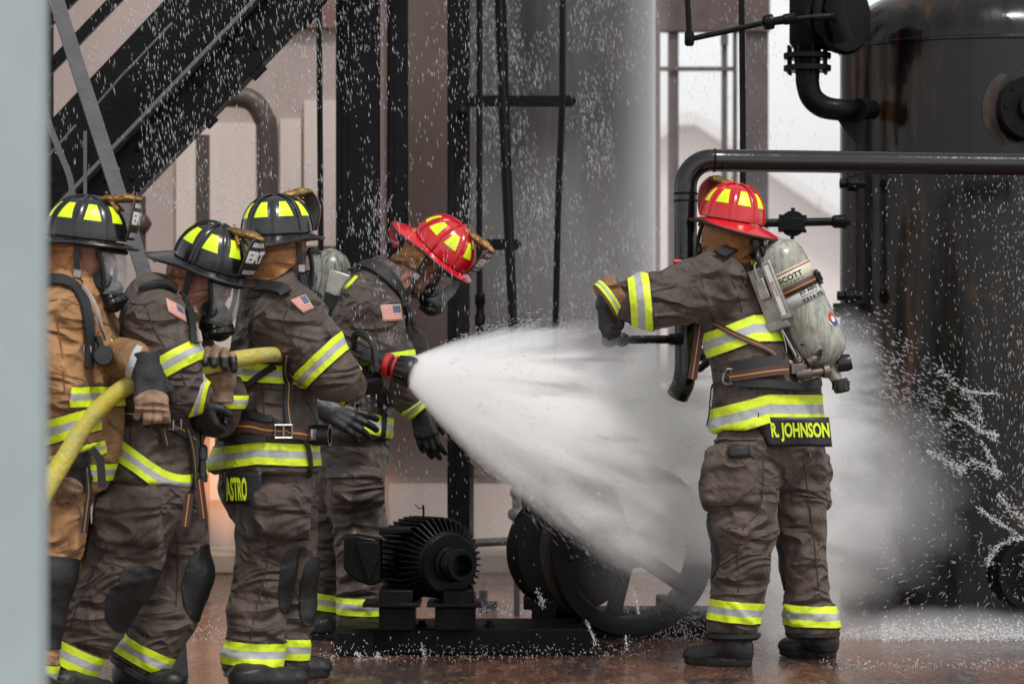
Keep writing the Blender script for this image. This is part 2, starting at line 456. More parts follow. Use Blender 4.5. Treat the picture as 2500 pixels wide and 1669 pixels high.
    def strap(s, name, m, parent, pts, w, off=0.008, t=0.003, sub=6, **kw):
        """webbing laid over the garment along photo pixels"""
        pp = [Vector((a[0], a[1], 0)) for a in pts]; pp = spline(pp, sub) if len(pp) > 1 else pp
        V = []; Nn = []
        for p in pp:
            a, n = s.hit(p.x, p.y); V.append(a + n * off); Nn.append(n)
        for _ in range(3):
            V = [V[0]] + [(V[i - 1] + V[i] * 2 + V[i + 1]) / 4 for i in range(1, len(V) - 1)] + [V[-1]]
            Nn = [Nn[0]] + [(Nn[i - 1] + Nn[i] + Nn[i + 1]).normalized() for i in range(1, len(V) - 1)] + [Nn[-1]]
        mb = MB().ribbon(V, Nn, w, t); L = [0.0]
        for i in range(1, len(V)): L.append(L[-1] + (V[i] - V[i - 1]).length)
        uv = [(x, y) for x in L for y in (0, 1, 1, 0)]
        return mb.out(name, m, parent, uv=uv, **kw)
SEAM = mat('seam_thread', (0.040, 0.030, 0.025), 0.8, bs=0)
SEAMT = mat('tan_seam_thread', (0.17, 0.09, 0.04), 0.8, bs=0)
def text_on(name, txt, m, parent, q, mapper, offset=0.02, ext=0.0, spacing=1.0, solid=0.0015):
    """lettering: outlines of the letters mapped on a surface patch; mapper(u,v)->point"""
    cu = bpy.data.curves.new('t', 'FONT'); cu.body = txt; cu.size = 1.0; cu.offset = offset; cu.resolution_u = 3; cu.space_character = spacing
    o = bpy.data.objects.new('t', cu); COL.objects.link(o); bpy.context.view_layer.update()
    me = bpy.data.meshes.new_from_object(o.evaluated_get(bpy.context.evaluated_depsgraph_get()))
    V = np.array([v.co[:] for v in me.vertices]); Fc = [tuple(p.vertices) for p in me.polygons]
    bpy.data.objects.remove(o); bpy.data.curves.remove(cu); bpy.data.meshes.remove(me)
    lo = V.min(0); hi = V.max(0); u = (V[:, 0] - lo[0]) / (hi[0] - lo[0]); v = (V[:, 1] - lo[1]) / (hi[1] - lo[1])
    W = [mapper(q[0] + a * (q[2] - q[0]), q[1] + b * (q[3] - q[1])) for a, b in zip(u, v)]
    return mk(name, W, Fc, m, parent, smooth=False)

# ------------------------------------------------------------------ materials shared by the crew
def band_mat():
    m, nt, b = new_mat('reflective_trim')
    uv = nd(nt, 'ShaderNodeUVMap'); sp = nd(nt, 'ShaderNodeSeparateXYZ'); nt.links.new(uv.outputs[0], sp.inputs[0]); t = sp.outputs[1]
    cr = nd(nt, 'ShaderNodeValToRGB'); cr.color_ramp.interpolation = 'CONSTANT'; nt.links.new(t, cr.inputs[0])
    e = cr.color_ramp.elements; Y = (0.74, 0.92, 0.020, 1); S = (0.42, 0.44, 0.44, 1); K = (0.012, 0.012, 0.012, 1)
    e[0].position = 0; e[0].color = K; e[1].position = 0.05; e[1].color = Y
    for p, c in ((0.345, S), (0.655, Y), (0.95, K)): x = e.new(p); x.color = c
    dirt = ramp(nt, noise(nt, objco(nt), 30, 5, 0.65), 0.48, 0.75, 0, 0.5)
    nt.links.new(mix(nt, dirt, cr.outputs[0], (0.25, 0.26, 0.10)), b.inputs['Base Color'])
    sm = mth(nt, 'COMPARE', t, 0.5, 0.155)
    nt.links.new(ramp(nt, sm, 0, 1, 0.55, 0.38), b.inputs['Roughness'])
    bump(nt, b, noise(nt, objco(nt), 22, 4, 0.6, 0.6), 0.5, 0.008); return m
BAND = band_mat()
BROWN = fabric('brown_turnout_cloth', (0.104, 0.076, 0.061))
BROWN2 = fabric('wet_brown_turnout_cloth', (0.086, 0.063, 0.052), rough=0.6)
TANC = fabric('tan_turnout_cloth', (0.40, 0.205, 0.085))
FLAPM = fabric('orange_brown_canvas', (0.44, 0.195, 0.070), crease=0.9)
HOODM = fabric('knit_hood_cloth', (0.36, 0.165, 0.115), crease=0.6, weave=1500)
BLKF = mat('black_rubberised_leather', (0.012, 0.012, 0.013), 0.42, var=0.4, bs=0.5, bscale=70, bdist=0.004)
WEB = mat('black_webbing', (0.014, 0.014, 0.015), 0.65, bs=0.5, bscale=400, bdist=0.001)
RUB = mat('black_rubber', (0.010, 0.010, 0.010), 0.35, bs=0.2, bscale=120)
PLAS = mat('black_plastic', (0.012, 0.012, 0.013), 0.28, bs=0.1)
STEEL = mat('bright_steel', (0.42, 0.41, 0.39), 0.34, 1.0, bs=0.15, bscale=90)
ALU = mat('scuffed_aluminium', (0.48, 0.46, 0.42), 0.42, 0.75, var=0.35, vs=40, bs=0.2, bscale=120)
SKIN = mat('skin', (0.52, 0.27, 0.20), 0.45, var=0.15, vs=30, bs=0.2, bscale=300, bdist=0.001)
TANG = fabric('tan_glove_leather', (0.31, 0.19, 0.125), crease=0.7, weave=500)
YELR = mat('yellow_reflective_sheet', (0.75, 0.95, 0.02), 0.35, var=0.08, bs=0.1)
YELT = mat('yellow_lettering', (0.72, 0.88, 0.02), 0.5, var=0.12, vs=60, bs=0.2)
WHT = mat('white_lettering', (0.72, 0.72, 0.70), 0.5, var=0.1)
BRASS = mat('aged_brass', (0.42, 0.24, 0.09), 0.38, 0.7, var=0.6, vs=60, bs=0.6, bscale=160, bdist=0.004)
REDH = mat('red_helmet_shell', (0.62, 0.006, 0.014), 0.20, var=0.2, vs=9, bs=0.3, bscale=220, bdist=0.0015, coat=0.6)
BLKH = mat('black_helmet_shell', (0.013, 0.014, 0.016), 0.26, var=0.5, vs=18, bs=0.35, bscale=220, bdist=0.0015, coat=0.4)
def webbing(name, base, line):
    m, nt, b = new_mat(name); uv = nd(nt, 'ShaderNodeUVMap'); sp = nd(nt, 'ShaderNodeSeparateXYZ'); nt.links.new(uv.outputs[0], sp.inputs[0])
    c = mth(nt, 'COMPARE', sp.outputs[1], 0.5, 0.055)
    nt.links.new(mix(nt, c, base, line), b.inputs['Base Color']); b.inputs['Roughness'].default_value = 0.6
    bump(nt, b, noise(nt, objco(nt), 500, 2), 0.5, 0.001); return m
WEBB = webbing('brown_webbing_orange_thread', (0.060, 0.020, 0.014), (0.55, 0.25, 0.06))
WEBK = webbing('black_webbing_orange_thread', (0.014, 0.013, 0.013), (0.45, 0.24, 0.08))
def flag_mat():
    m, nt, b = new_mat('flag_patch_cloth'); uv = nd(nt, 'ShaderNodeUVMap'); sp = nd(nt, 'ShaderNodeSeparateXYZ'); nt.links.new(uv.outputs[0], sp.inputs[0]); u, v = sp.outputs[0], sp.outputs[1]
    st = mth(nt, 'MODULO', mth(nt, 'FLOOR', mth(nt, 'MULTIPLY', mth(nt, 'DIVIDE', mth(nt, 'SUBTRACT', v, 0.06), 0.88), 13)), 2)
    c = mix(nt, st, (0.50, 0.035, 0.03), (0.62, 0.52, 0.44))
    can = mth(nt, 'MULTIPLY', mth(nt, 'GREATER_THAN', u, 0.58), mth(nt, 'GREATER_THAN', v, 0.47))
    sx = mth(nt, 'SINE', mth(nt, 'MULTIPLY', u, 150)); sy = mth(nt, 'SINE', mth(nt, 'MULTIPLY', v, 100))
    star = mth(nt, 'GREATER_THAN', mth(nt, 'MULTIPLY', sx, sy), 0.55)
    c = mix(nt, can, c, mix(nt, star, (0.022, 0.045, 0.12), (0.35, 0.38, 0.42)))
    e = mth(nt, 'MAXIMUM', mth(nt, 'ABSOLUTE', mth(nt, 'SUBTRACT', u, 0.5)), mth(nt, 'ABSOLUTE', mth(nt, 'SUBTRACT', v, 0.5)))
    c = mix(nt, mth(nt, 'GREATER_THAN', e, 0.455), c, (0.62, 0.42, 0.30))
    nt.links.new(c, b.inputs['Base Color']); b.inputs['Roughness'].default_value = 0.75
    bump(nt, b, noise(nt, objco(nt), 900, 2), 0.4, 0.001); return m
FLAG = flag_mat()
def lens_mat():
    m, nt, b = new_mat('wet_mask_lens'); b.inputs['Base Color'].default_value = (0.55, 0.58, 0.58, 1); b.inputs['Roughness'].default_value = 0.08
    nz = noise(nt, objco(nt), 22, 5, 0.65); nt.links.new(ramp(nt, nz, 0.4, 0.75, 0.10, 0.42), b.inputs['Alpha'])
    v = nd(nt, 'ShaderNodeTexVoronoi'); v.inputs['Scale'].default_value = 130; nt.links.new(objco(nt), v.inputs['Vector'])
    b.inputs['Coat Weight'].default_value = 1.0; bump(nt, b, ramp(nt, v.outputs['Distance'], 0.1, 0.35, 1, 0), 0.5, 0.002); return m
LENS = lens_mat()
# ------------------------------------------------------------------ head, helmet, hood, mask
class Fr:
    """local frame: o origin, x forward, y left, z up"""
    def __init__(s, o, yaw, pitch=0, roll=0):
        # yaw: 0 = facing +X (photo right), 90 = facing away from the camera; pitch > 0 nods down
        s.o = Vector(o)
        s.M = (Matrix.Rotation(math.radians(yaw), 3, 'Z') @ Matrix.Rotation(math.radians(pitch), 3, 'Y') @ Matrix.Rotation(math.radians(roll), 3, 'X'))
        s.A = np.array(s.M); s.x, s.y, s.z = s.M.col[0].copy(), s.M.col[1].copy(), s.M.col[2].copy()
    def __call__(s, x, y, z): return s.o + s.M @ Vector((x, y, z))
    def w(s, V): return np.asarray(V) @ s.A.T + np.array(s.o)
    def l(s, V): return (np.asarray(V) - np.array(s.o)) @ s.A
def dome_pt(az, el, off=0.0):
    """helmet crown: eight lobes; az 0 = front"""
    a = math.radians(az); e = math.radians(el); se = math.sin(e); ce = math.cos(e)
    lobe = 1 - 0.022 * abs(math.cos(4 * a)) ** 6 * (ce ** 0.5)
    rib = 0.004 * math.exp(-((((az + 22.5) % 45) - 22.5) / 3.2) ** 2)
    r = 1 + 0
    x = 0.143 * ce ** 0.86 * math.cos(a) * lobe; y = 0.113 * ce ** 0.86 * math.sin(a) * lobe; z = 0.139 * se ** 0.95
    n = Vector((x / 0.146 ** 2, y / 0.118 ** 2, z / 0.152 ** 2)).normalized()
    return Vector((x, y, z)) + n * (off + rib)
def brim_r(a, s):
    c = math.cos(a); back = max(0.0, -c) ** 1.6; front = max(0.0, c) ** 2
    rin = (0.143 * 0.113) / math.sqrt((0.113 * c) ** 2 + (0.143 * math.sin(a)) ** 2)
    w = 0.028 + 0.075 * back + 0.018 * front
    z = -0.004 - s * (0.004 + 0.010 * front + 0.030 * back + 0.010 * math.sin(a) ** 2) - s * s * 0.010 * back
    r = rin - 0.004 + w * s
    return Vector((r * c, r * math.sin(a), z))
def helmet(parent, fr, shell_m, sh_m, txt=True, tag_red=False, lab=None):
    nA, nE = 160, 26; V = []; Fc = []
    for j in range(nE):
        el = 90.0 * j / nE
        for i in range(nA): V.append(fr(*dome_pt(360 * i / nA, el)))
    V.append(fr(*dome_pt(0, 90))); top = len(V) - 1
    for j in range(nE - 1):
        for i in range(nA):
            k = (i + 1) % nA; Fc.append((j * nA + i, j * nA + k, (j + 1) * nA + k, (j + 1) * nA + i))
    for i in range(nA): Fc.append(((nE - 1) * nA + i, (nE - 1) * nA + (i + 1) % nA, top))
    # raised comb over the crown
    h = mk('helmet', V, Fc, shell_m, parent)
    if lab: h['label'] = lab
    # brim: upper sheet, rolled edge, lower sheet
    V = []; Fc = []; nA = 96; S = [0, .25, .5, .75, .93, 1.0]
    for j, s in enumerate(S):
        for i in range(nA): V.append(fr(*brim_r(2 * math.pi * i / nA, s)))
    for j, s in enumerate(S[::-1]):
        for i in range(nA): V.append(fr(*(brim_r(2 * math.pi * i / nA, s) - Vector((0, 0, 0.006)))))
    for j in range(2 * len(S) - 1):
        for i in range(nA): k = (i + 1) % nA; Fc.append((j * nA + i, (j + 1) * nA + i, (j + 1) * nA + k, j * nA + k))
    mk('brim', V, Fc, shell_m, h, sharp=60)
    e = MB(); pts = [fr(*(brim_r(2 * math.pi * i / 64, 1.0) - Vector((0, 0, 0.003)))) for i in range(65)]
    e.tube(pts, 0.0055, 8, caps=False); e.out('brim_edge', RUB, h)
    # liner under the brim
    li = MB().lathe(fr(0, 0, -0.012), fr.z, [(0.0, 0.128), (-0.018, 0.122), (-0.02, 0.10), (0.01, 0.09)], 32); li.out('liner', BLKF, h)
    # fluorescent trapezoids
    for c in range(8):
        az0 = 22.5 + 45 * c; V = []; Fc = []; n = 6
        for j in range(n + 1):
            el = 24 + 29 * j / n; hw = 13.5 - 5.0 * j / n
            if c in (0, 7): hw *= 0.9
            for i in range(n + 1): V.append(fr(*dome_pt(az0 - hw + 2 * hw * i / n, el, 0.0018)))
        for j in range(n):
            for i in range(n): a = j * (n + 1) + i; Fc.append((a, a + 1, a + n + 2, a + n + 1))
        mk('reflective_panel', V, Fc, YELR, h)
    for c in range(8):
        w_ = MB(); w_.tube([fr(*dome_pt(45 * c, e_, 0.0015)) for e_ in range(2, 90, 6)], 0.0045 if c % 2 == 0 else 0.0028, 6); w_.out('crown_rib', shell_m, h)
    # front shield: leather plate standing in front of the crown, leaning forward at its top
    def sp(u, v, o=0.0):      # u -1..1 across, v 0..1 up
        wv = 0.052 * (0.72 + 0.34 * math.sin(math.pi * min(1, v * 0.8 + 0.12)))
        if v > 0.8: wv *= 1 - 0.35 * ((v - 0.8) / 0.2) ** 1.3
        y = u * wv; x = 0.160 + 0.006 * v - 0.22 * abs(y) ** 1.5 * 3 + 0.012 * math.sin(v * 3.1)
        return fr(x + o, -y, 0.010 + v * 0.138 + (0.012 * (1 - abs(u)) if v > 0.95 else 0))
    V = []; Fc = []; nu, nv = 12, 18
    for j in range(nv + 1):
        for i in range(nu + 1): V.append(sp(-1 + 2 * i / nu, j / nv))
    for j in range(nv):
        for i in range(nu): a = j * (nu + 1) + i; Fc.append((a, a + nu + 1, a + nu + 2, a + 1))
    sh = mk('front_shield', V, Fc, sh_m, h, solid=0.004)
    rim = MB(); edge = [sp(-1, j / 18, .003) for j in range(19)] + [sp(-1 + 2 * i / 8, 1, .003) for i in range(1, 8)] + [sp(1, 1 - j / 18, .003) for j in range(19)]
    rim.tube(edge, 0.0024, 6); rim.out('shield_edge', mat('brown_leather', (0.12, 0.055, 0.035), 0.5), h)
    if txt:
        text_on('shield_lettering', 'ERT', WHT, h, (0.06, 0.38, 0.94, 0.70), lambda u, v: sp(1 - u * 2, v, 0.0065), 0.06)
        rows = [(.80, .91, .14, .86)] + ([(.06, .18, .12, .88)] if not tag_red else [(.24, .33, .12, .88), (.06, .15, .12, .88)])
        for (v0, v1, u0, u1) in rows:          # small worn lettering, too fine to read
            t = MB(); n = 7
            for i in range(n):
                a_ = u0 + (u1 - u0) * i / n; b_ = a_ + (u1 - u0) / n * .62; q = [sp(1 - a_ * 2, v0, .0068), sp(1 - b_ * 2, v0, .0068), sp(1 - b_ * 2, v1, .0068), sp(1 - a_ * 2, v1, .0068)]; t.add(q, [(0, 1, 2, 3)])
            mk('worn_lettering', t.v, t.f, WHT, h, smooth=False)
    # carved brass bracket from the crown to the top of the shield
    f = Field(); f.chain([(fr(0.035, 0, 0.136), 0.014), (fr(0.080, 0, 0.141), 0.025), (fr(0.13, 0, 0.150), 0.028), (fr(0.166, 0, 0.150), 0.020)], 0.01, thin=fr.z, kt=2.0)
    f.chain([(fr(0.060, 0.0, 0.142), 0.009), (fr(0.112, -0.030, 0.108), 0.006)], 0.008); f.chain([(fr(0.060, 0.0, 0.142), 0.009), (fr(0.112, 0.030, 0.108), 0.006)], 0.008)
    V, Fc = f.mesh(0.003, 0.01); V = V + normals(V, Fc) * (0.0016 * np.sin(fr.l(V)[:, 1] * 900 + fr.l(V)[:, 0] * 260))[:, None]
    mk('crest_bracket', V, Fc, BRASS, h)
    st = MB()
    for (x, y, z) in ((0.06, -.012, .158), (0.09, -.016, .143), (0.112, -.028, .125)): st.lathe(fr(x, y, z), fr.z, [(0, 0.005), (0.005, 0.004), (0.0065, 0)], 10)
    st.out('stud', BRASS, h)
    # ring at the back of the brim
    c = fr(*brim_r(math.pi, 0.93)) - Vector((0, 0, 0.022)); rg = MB(); rg.tube([c + fr.z * (0.014 * math.cos(a)) + fr.x * (0.008 * math.sin(a)) for a in np.linspace(0, 2 * math.pi, 17)], 0.0022, 6); rg.out('hanging_ring', STEEL, h)
    if tag_red:
        g = MB(); q = c - Vector((0.012, 0, 0.045)); g.box(q, 0.016, 0.003, 0.042, (Vector((0.96, 0, 0.28)), Vector((0, 1, 0)), Vector((-0.28, 0, 0.96)))); g.out('accountability_tag', mat('red_plastic_tag', (0.55, 0.03, 0.05), 0.4), h, bevel=0.003)
    return h
def chinstrap(h, fr, side=-1):
    y = side
    s = MB(); P_ = [fr(0.015, y * .122, -0.03), fr(0.02, y * .120, -0.09), fr(0.03, y * .108, -0.15), fr(0.045, y * .09, -0.20)]; n = [fr.M @ Vector((0.2, y, -.1))] * 4
    s.ribbon(P_, n, 0.022, 0.003); s.out('chin_strap', WEB, h)
    b = MB(); b.box(fr(0.027, y * .118, -0.125), 0.013, 0.004, 0.012, (fr.x, fr.y, fr.z)); b.tube([fr(0.012, y * .121, -.112), fr(0.044, y * .121, -.112)], 0.002, 6); b.out('strap_buckle', STEEL, h, bevel=0.002)
    t = MB(); t.ribbon([fr(0.035, y * .112, -.145), fr(.045, y * .118, -.21), fr(.052, y * .118, -.30)], [fr.M @ Vector((0, y, 0))] * 3, 0.024, 0.0025); t.out('strap_tail', WEB, h)
def hood(parent, fr, neck, collar_r=0.085, flap=True, flap_z=-0.165, mask=True):
    f = Field()
    f.ell(fr(0.0, 0, -0.02), (0.108, 0.092, 0.125), (fr.x, fr.y, fr.z), 0.03)
    f.cone(fr(0.015, 0, -0.09), fr(0.03, 0, -0.15), 0.084, 0.070, 0.03); f.cone(fr(-0.01, 0, -0.11), neck, 0.074, collar_r, 0.04)
    c = Cloth(f, 0.007, 0.003, seed=fr.o.x * 3, fs=26); c.out('hood', HOODM, parent)
    if flap:
        g = Field(); g.ell(fr(-0.012, 0, -0.03), (0.128, 0.112, 0.10), (fr.x, fr.y, fr.z), 0.03)
        g.cone(fr(-0.02, 0, -0.05), fr(-0.032, 0, flap_z), 0.106, 0.112, 0.03, thin=fr.y, kt=1.02)
        A = fr
        def fn(X):
            L = A.l(X); d = g(X); cut = L[:, 0] - 0.035 - 0.25 * (L[:, 2] + 0.05) - 0.012 * np.sin(L[:, 2] * 40)
            bot = (flap_z + 0.02 + 0.35 * np.maximum(0, np.abs(L[:, 1]) * 0.0) + 0.03 * np.cos(L[:, 0] * 22)) - L[:, 2]
            d = np.maximum(d, -(d + 0.012)); d = np.maximum(d, cut); d = np.maximum(d, bot); return np.maximum(d, L[:, 2] + 0.016)
        V, Fc = g.mesh(0.006, 0.01, fn); V = smooth_mesh(V, Fc, 2); N = normals(V, Fc); V = wrinkle(V, N, g, 0.015, fr.o.x, 11)
        mk('neck_flap', V, Fc, FLAPM, parent)
def mask(parent, fr, side=-1, seal=True):
    mp = MB(); V = []; Fc = []; nu, nv = 20, 16
    for j in range(nv + 1):
        t = j / nv; r = 0.080 - 0.022 * t; xo = 0.055 + 0.030 * t + 0.012 * math.sin(t * 3.1); z = -0.035 - 0.145 * t
        for i in range(nu + 1):
            a = math.radians(-78 + 156 * i / nu); V.append(fr(xo + (r + 0.012) * math.cos(a), r * math.sin(a) * 1.02, z))
    for j in range(nv):
        for i in range(nu): a = j * (nu + 1) + i; Fc.append((a, a + nu + 1, a + nu + 2, a + 1))
    ms = mk('mask_lens', V, Fc, LENS, parent, solid=-0.003)
    L = lambda i, j: Vector(V[j * (nu + 1) + i])
    edge = [L(0, j) for j in range(nv + 1)] + [L(i, nv) for i in range(1, nu)] + [L(nu, nv - j) for j in range(nv + 1)] + [L(nu - i, 0) for i in range(1, nu + 1)]
    s = MB(); s.tube(edge, 0.0085, 8, caps=False); s.out('mask_seal', RUB, ms)
    # nose cup and regulator
    c0 = fr(0.112, 0, -0.185); ax = (fr.x * 0.55 - fr.z * 0.83).normalized()
    r = MB(); r.lathe(c0 - ax * 0.03, ax, [(0, 0.05), (0.012, 0.053), (0.03, 0.050), (0.032, 0.045), (0.05, 0.045), (0.052, 0.050), (0.068, 0.050), (0.075, 0.043), (0.078, 0.03), (0.082, 0.028), (0.083, 0.0)], 36)
    for k in range(12):
        a = k * math.pi / 6; u = fr.y * math.cos(a) + (fr.y.cross(ax)) * math.sin(a); r.box(c0 + ax * 0.031 + u * 0.049, 0.009, 0.004, 0.005, (ax, u, ax.cross(u)))
    r.out('regulator', PLAS, ms, bevel=0.0015)
    q = MB()
    for (k, zz) in ((0, 0.002), (1, 0.020)): u = (fr.y * side * 0.9 + fr.x * 0.3).normalized(); q.lathe(c0 + u * 0.052 + ax * zz, u, [(0, 0.006), (0.004, 0.005), (0.005, 0)], 10)
    q.out('regulator_bolt', STEEL, ms)
    v = MB(); u = (fr.y * side * 0.93 + fr.x * 0.35).normalized(); c1 = fr(0.098, side * 0.058, -0.135); v.lathe(c1, u, [(-.02, 0.03), (0.004, 0.031), (0.010, 0.028), (0.010, 0.024), (0.006, 0.023), (0.006, 0)], 28)
    for k in range(-2, 3): v.box(c1 + u * 0.008 + fr.z * k * 0.009, 0.020 - abs(k) * 0.004, 0.002, 0.002, (fr.x.cross(u).cross(u) * -1, u, fr.z))
    v.out('voice_emitter', PLAS, ms, bevel=0.001)
    if seal:
        f = Field(); f.cone(fr(0.085, 0, -0.17), fr(0.12, 0, -0.20), 0.058, 0.045, 0.02); V, Fc = f.mesh(0.006, 0.01); mk('nose_cup', V, Fc, RUB, ms)
    return ms
def head_body(fld, fr):
    """skull and face as part of the one body surface"""
    ax = (fr.x, fr.y, fr.z)
    fld.ell(fr(0.0, 0, -0.005), (0.098, 0.076, 0.105), ax, 0.02); fld.ell(fr(0.045, 0, -0.10), (0.052, 0.056, 0.07), ax, 0.03)
    fld.cone(fr(0.094, 0, -0.035), fr(0.112, 0, -0.078), 0.009, 0.014, 0.012)
    for s in (-1, 1):
        fld.ell(fr(0.088, s * 0.034, -0.032), (0.014, 0.018, 0.011), ax, 0.012, sub=True)
        fld.ell(fr(0.0, s * 0.078, -0.05), (0.020, 0.009, 0.032), ax, 0.01)
        fld.cone(fr(0.09, s * 0.012, -0.012), fr(0.082, s * 0.05, -0.014), 0.008, 0.007, 0.01)
    fld.ell(fr(0.094, 0, -0.112), (0.010, 0.024, 0.007), ax, 0.008); fld.ell(fr(0.104, 0, -0.1075), (0.012, 0.022, 0.0018), ax, 0.003, sub=True)

# ------------------------------------------------------------------ gloved hand
def glove(parent, w, d, back, curl=(30, 40, 30), thumb=(0.55, 0.8, -0.25), thumb_side=1, s=1.0, spread=1.0, m=None, panel=None, name='glove', cuff=None, cuff_m=None, kn=True, tips=None):
    """w wrist, d direction of the fingers, back = normal of the back of the hand"""
    d = Vector(d).normalized(); z = Vector(back); z = (z - d * z.dot(d)).normalized(); y = z.cross(d) * thumb_side
    def L(x, yy, zz): return Vector(w) + (d * x + y * yy + z * zz) * s
    f = Field()
    f.cone(L(-0.055, 0, 0), L(0.012, 0, 0), 0.040 * s, 0.034 * s, 0.02, thin=z, kt=1.25, flat=(1, 0))
    bases = [(0.088, 0.033), (0.094, 0.011), (0.090, -0.012), (0.080, -0.034)]; lens = [(0.044, 0.026, 0.022), (0.048, 0.030, 0.024), (0.045, 0.028, 0.022), (0.034, 0.022, 0.020)]
    for (bx, by) in bases: f.cone(L(0.0, by * 0.7, 0), L(bx, by * 1.02, 0.0), 0.021 * s, 0.0165 * s, 0.012)
    for i, ((bx, by), ln) in enumerate(zip(bases, lens)):
        a = 0; p = L(bx, by * 1.02, 0); pts = [(p, 0.0135 * s)]; sp = (1.5 - i) * 0.07 * spread
        for k in range(3):
            a += math.radians(curl[k] * (1 + 0.07 * (i - 1.5) * (1 if k else 0.6)))
            v = d * (math.cos(a) * math.cos(sp)) + y * math.sin(sp) - z * math.sin(a); p = p + v * ln[k] * s * 1.08
            pts.append((p, (0.0132 - 0.0009 * k) * s * (1 if i < 3 else 0.9)))
        f.chain(pts, 0.003, k0=0.006)
    tb = L(0.022, 0.032, -0.008); t1 = Vector(thumb).normalized(); v1 = (d * t1.x + y * t1.y + z * t1.z)
    t2 = Vector((thumb[0] + 0.45, thumb[1] - 0.2, thumb[2] - 0.25)).normalized(); v2 = (d * t2.x + y * t2.y + z * t2.z)
    f.chain([(L(0.0, 0.015, -0.002), 0.022 * s), (tb, 0.020 * s), (tb + v1 * 0.045 * s, 0.016 * s), (tb + v1 * 0.045 * s + v2 * 0.036 * s, 0.0135 * s)], 0.006, k0=0.012)
    c = Cloth(f, 0.0036 * s, 0.0016, seed=w[0] * 5, fs=60); g = c.out(name, m or BLKF, parent)
    if tips: c.cut('fingertip', BLKF, g, [lambda v, n: -tips[0] - (v - np.array(w)) @ np.array(z), lambda v, n: tips[1] - (v - np.array(w)) @ np.array(d)], off=.0015, solid=-.002)
    if panel is not None:
        dd, yy, zz, ww = (np.array(q) for q in (d, y, z, w))
        lx = lambda v: (v - ww) @ dd / s; ly = lambda v: (v - ww) @ yy / s
        c.cut('back_panel', panel, g, [lambda v, n: n @ zz - 0.15, lambda v, n: 0.158 - lx(v) if curl[0] < 30 else 0.165 - lx(v), lambda v, n: lx(v) - 0.062 - 8 * ly(v) ** 2, lambda v, n: 0.056 - np.abs(ly(v))], off=0.0018, solid=-0.002)
    return g

# ------------------------------------------------------------------ boots
def boot(parent, ankle, heel, toe, top_h=0.0, m=None):
    """heel and toe: ground points"""
    heel = Vector(heel); toe = Vector(toe); d = toe - heel; d.z = 0; L = d.length; d.normalize(); up = Vector((0, 0, 1)); sd = up.cross(d); hz = heel.z
    def Q(x, y, z): return heel + d * (x * L) + sd * y + up * z
    zt = max(.045, min(.12, Vector(ankle).z - hz - .03)); Ak = Vector(ankle) if Vector(ankle).z - hz > .12 else Q(.2, 0, max(.055, Vector(ankle).z - hz + .005))
    f = Field(); f.cone(Ak, Q(0.22, 0, zt), 0.074 if zt > .1 else .06, 0.064 if zt > .1 else .055, 0.03, flat=(1, 0)); f.cone(Q(0.16, 0, 0.045), Q(0.30, 0, min(.07, zt)), 0.050, 0.056, 0.03)
    f.cone(Q(0.26, 0, min(.07, zt)), Q(0.60, 0, 0.040), 0.058, 0.052, 0.04, thin=(0, 0, 1), kt=1.2); f.cone(Q(0.60, 0, 0.036), Q(0.84, 0, 0.036), 0.054, 0.054, 0.03, thin=(0, 0, 1), kt=1.4)
    g = lambda X: np.maximum(f(X), (hz + 0.022) - X[:, 2])
    c = Cloth(f, 0.006, 0.0035, fn=g, fs=30); b = c.out('boot', m or BLKF, parent)
    n = 28; V = []; prof = []
    for i in range(n):
        a = 2 * math.pi * i / n; x = 0.5 + 0.5 * math.cos(a); wd = 0.056 + 0.010 * math.sin(min(1, x * 1.1) * math.pi * 0.75) - 0.008 * (abs(x - 0.35) < 0.12)
        prof.append((x * 1.02 - 0.01, math.copysign(abs(math.sin(a)) ** 0.6, math.sin(a)) * wd))
    for z, k in ((0.0, 0.97), (0.006, 1.0), (0.020, 1.0), (0.034, 1.02), (0.037, 0.96)):
        for (x, y) in prof: V.append(Q(0.5 + (x - 0.5) * k, y * k, z + 0.018 * max(0, x - 0.8) ** 1 ))
    Fc = [(k * n + i, k * n + (i + 1) % n, (k + 1) * n + (i + 1) % n, (k + 1) * n + i) for k in range(4) for i in range(n)]; Fc += [tuple(range(n - 1, -1, -1)), tuple(range(4 * n, 5 * n))]
    s = mk('sole', V, Fc, RUB, b, sharp=50)
    return b

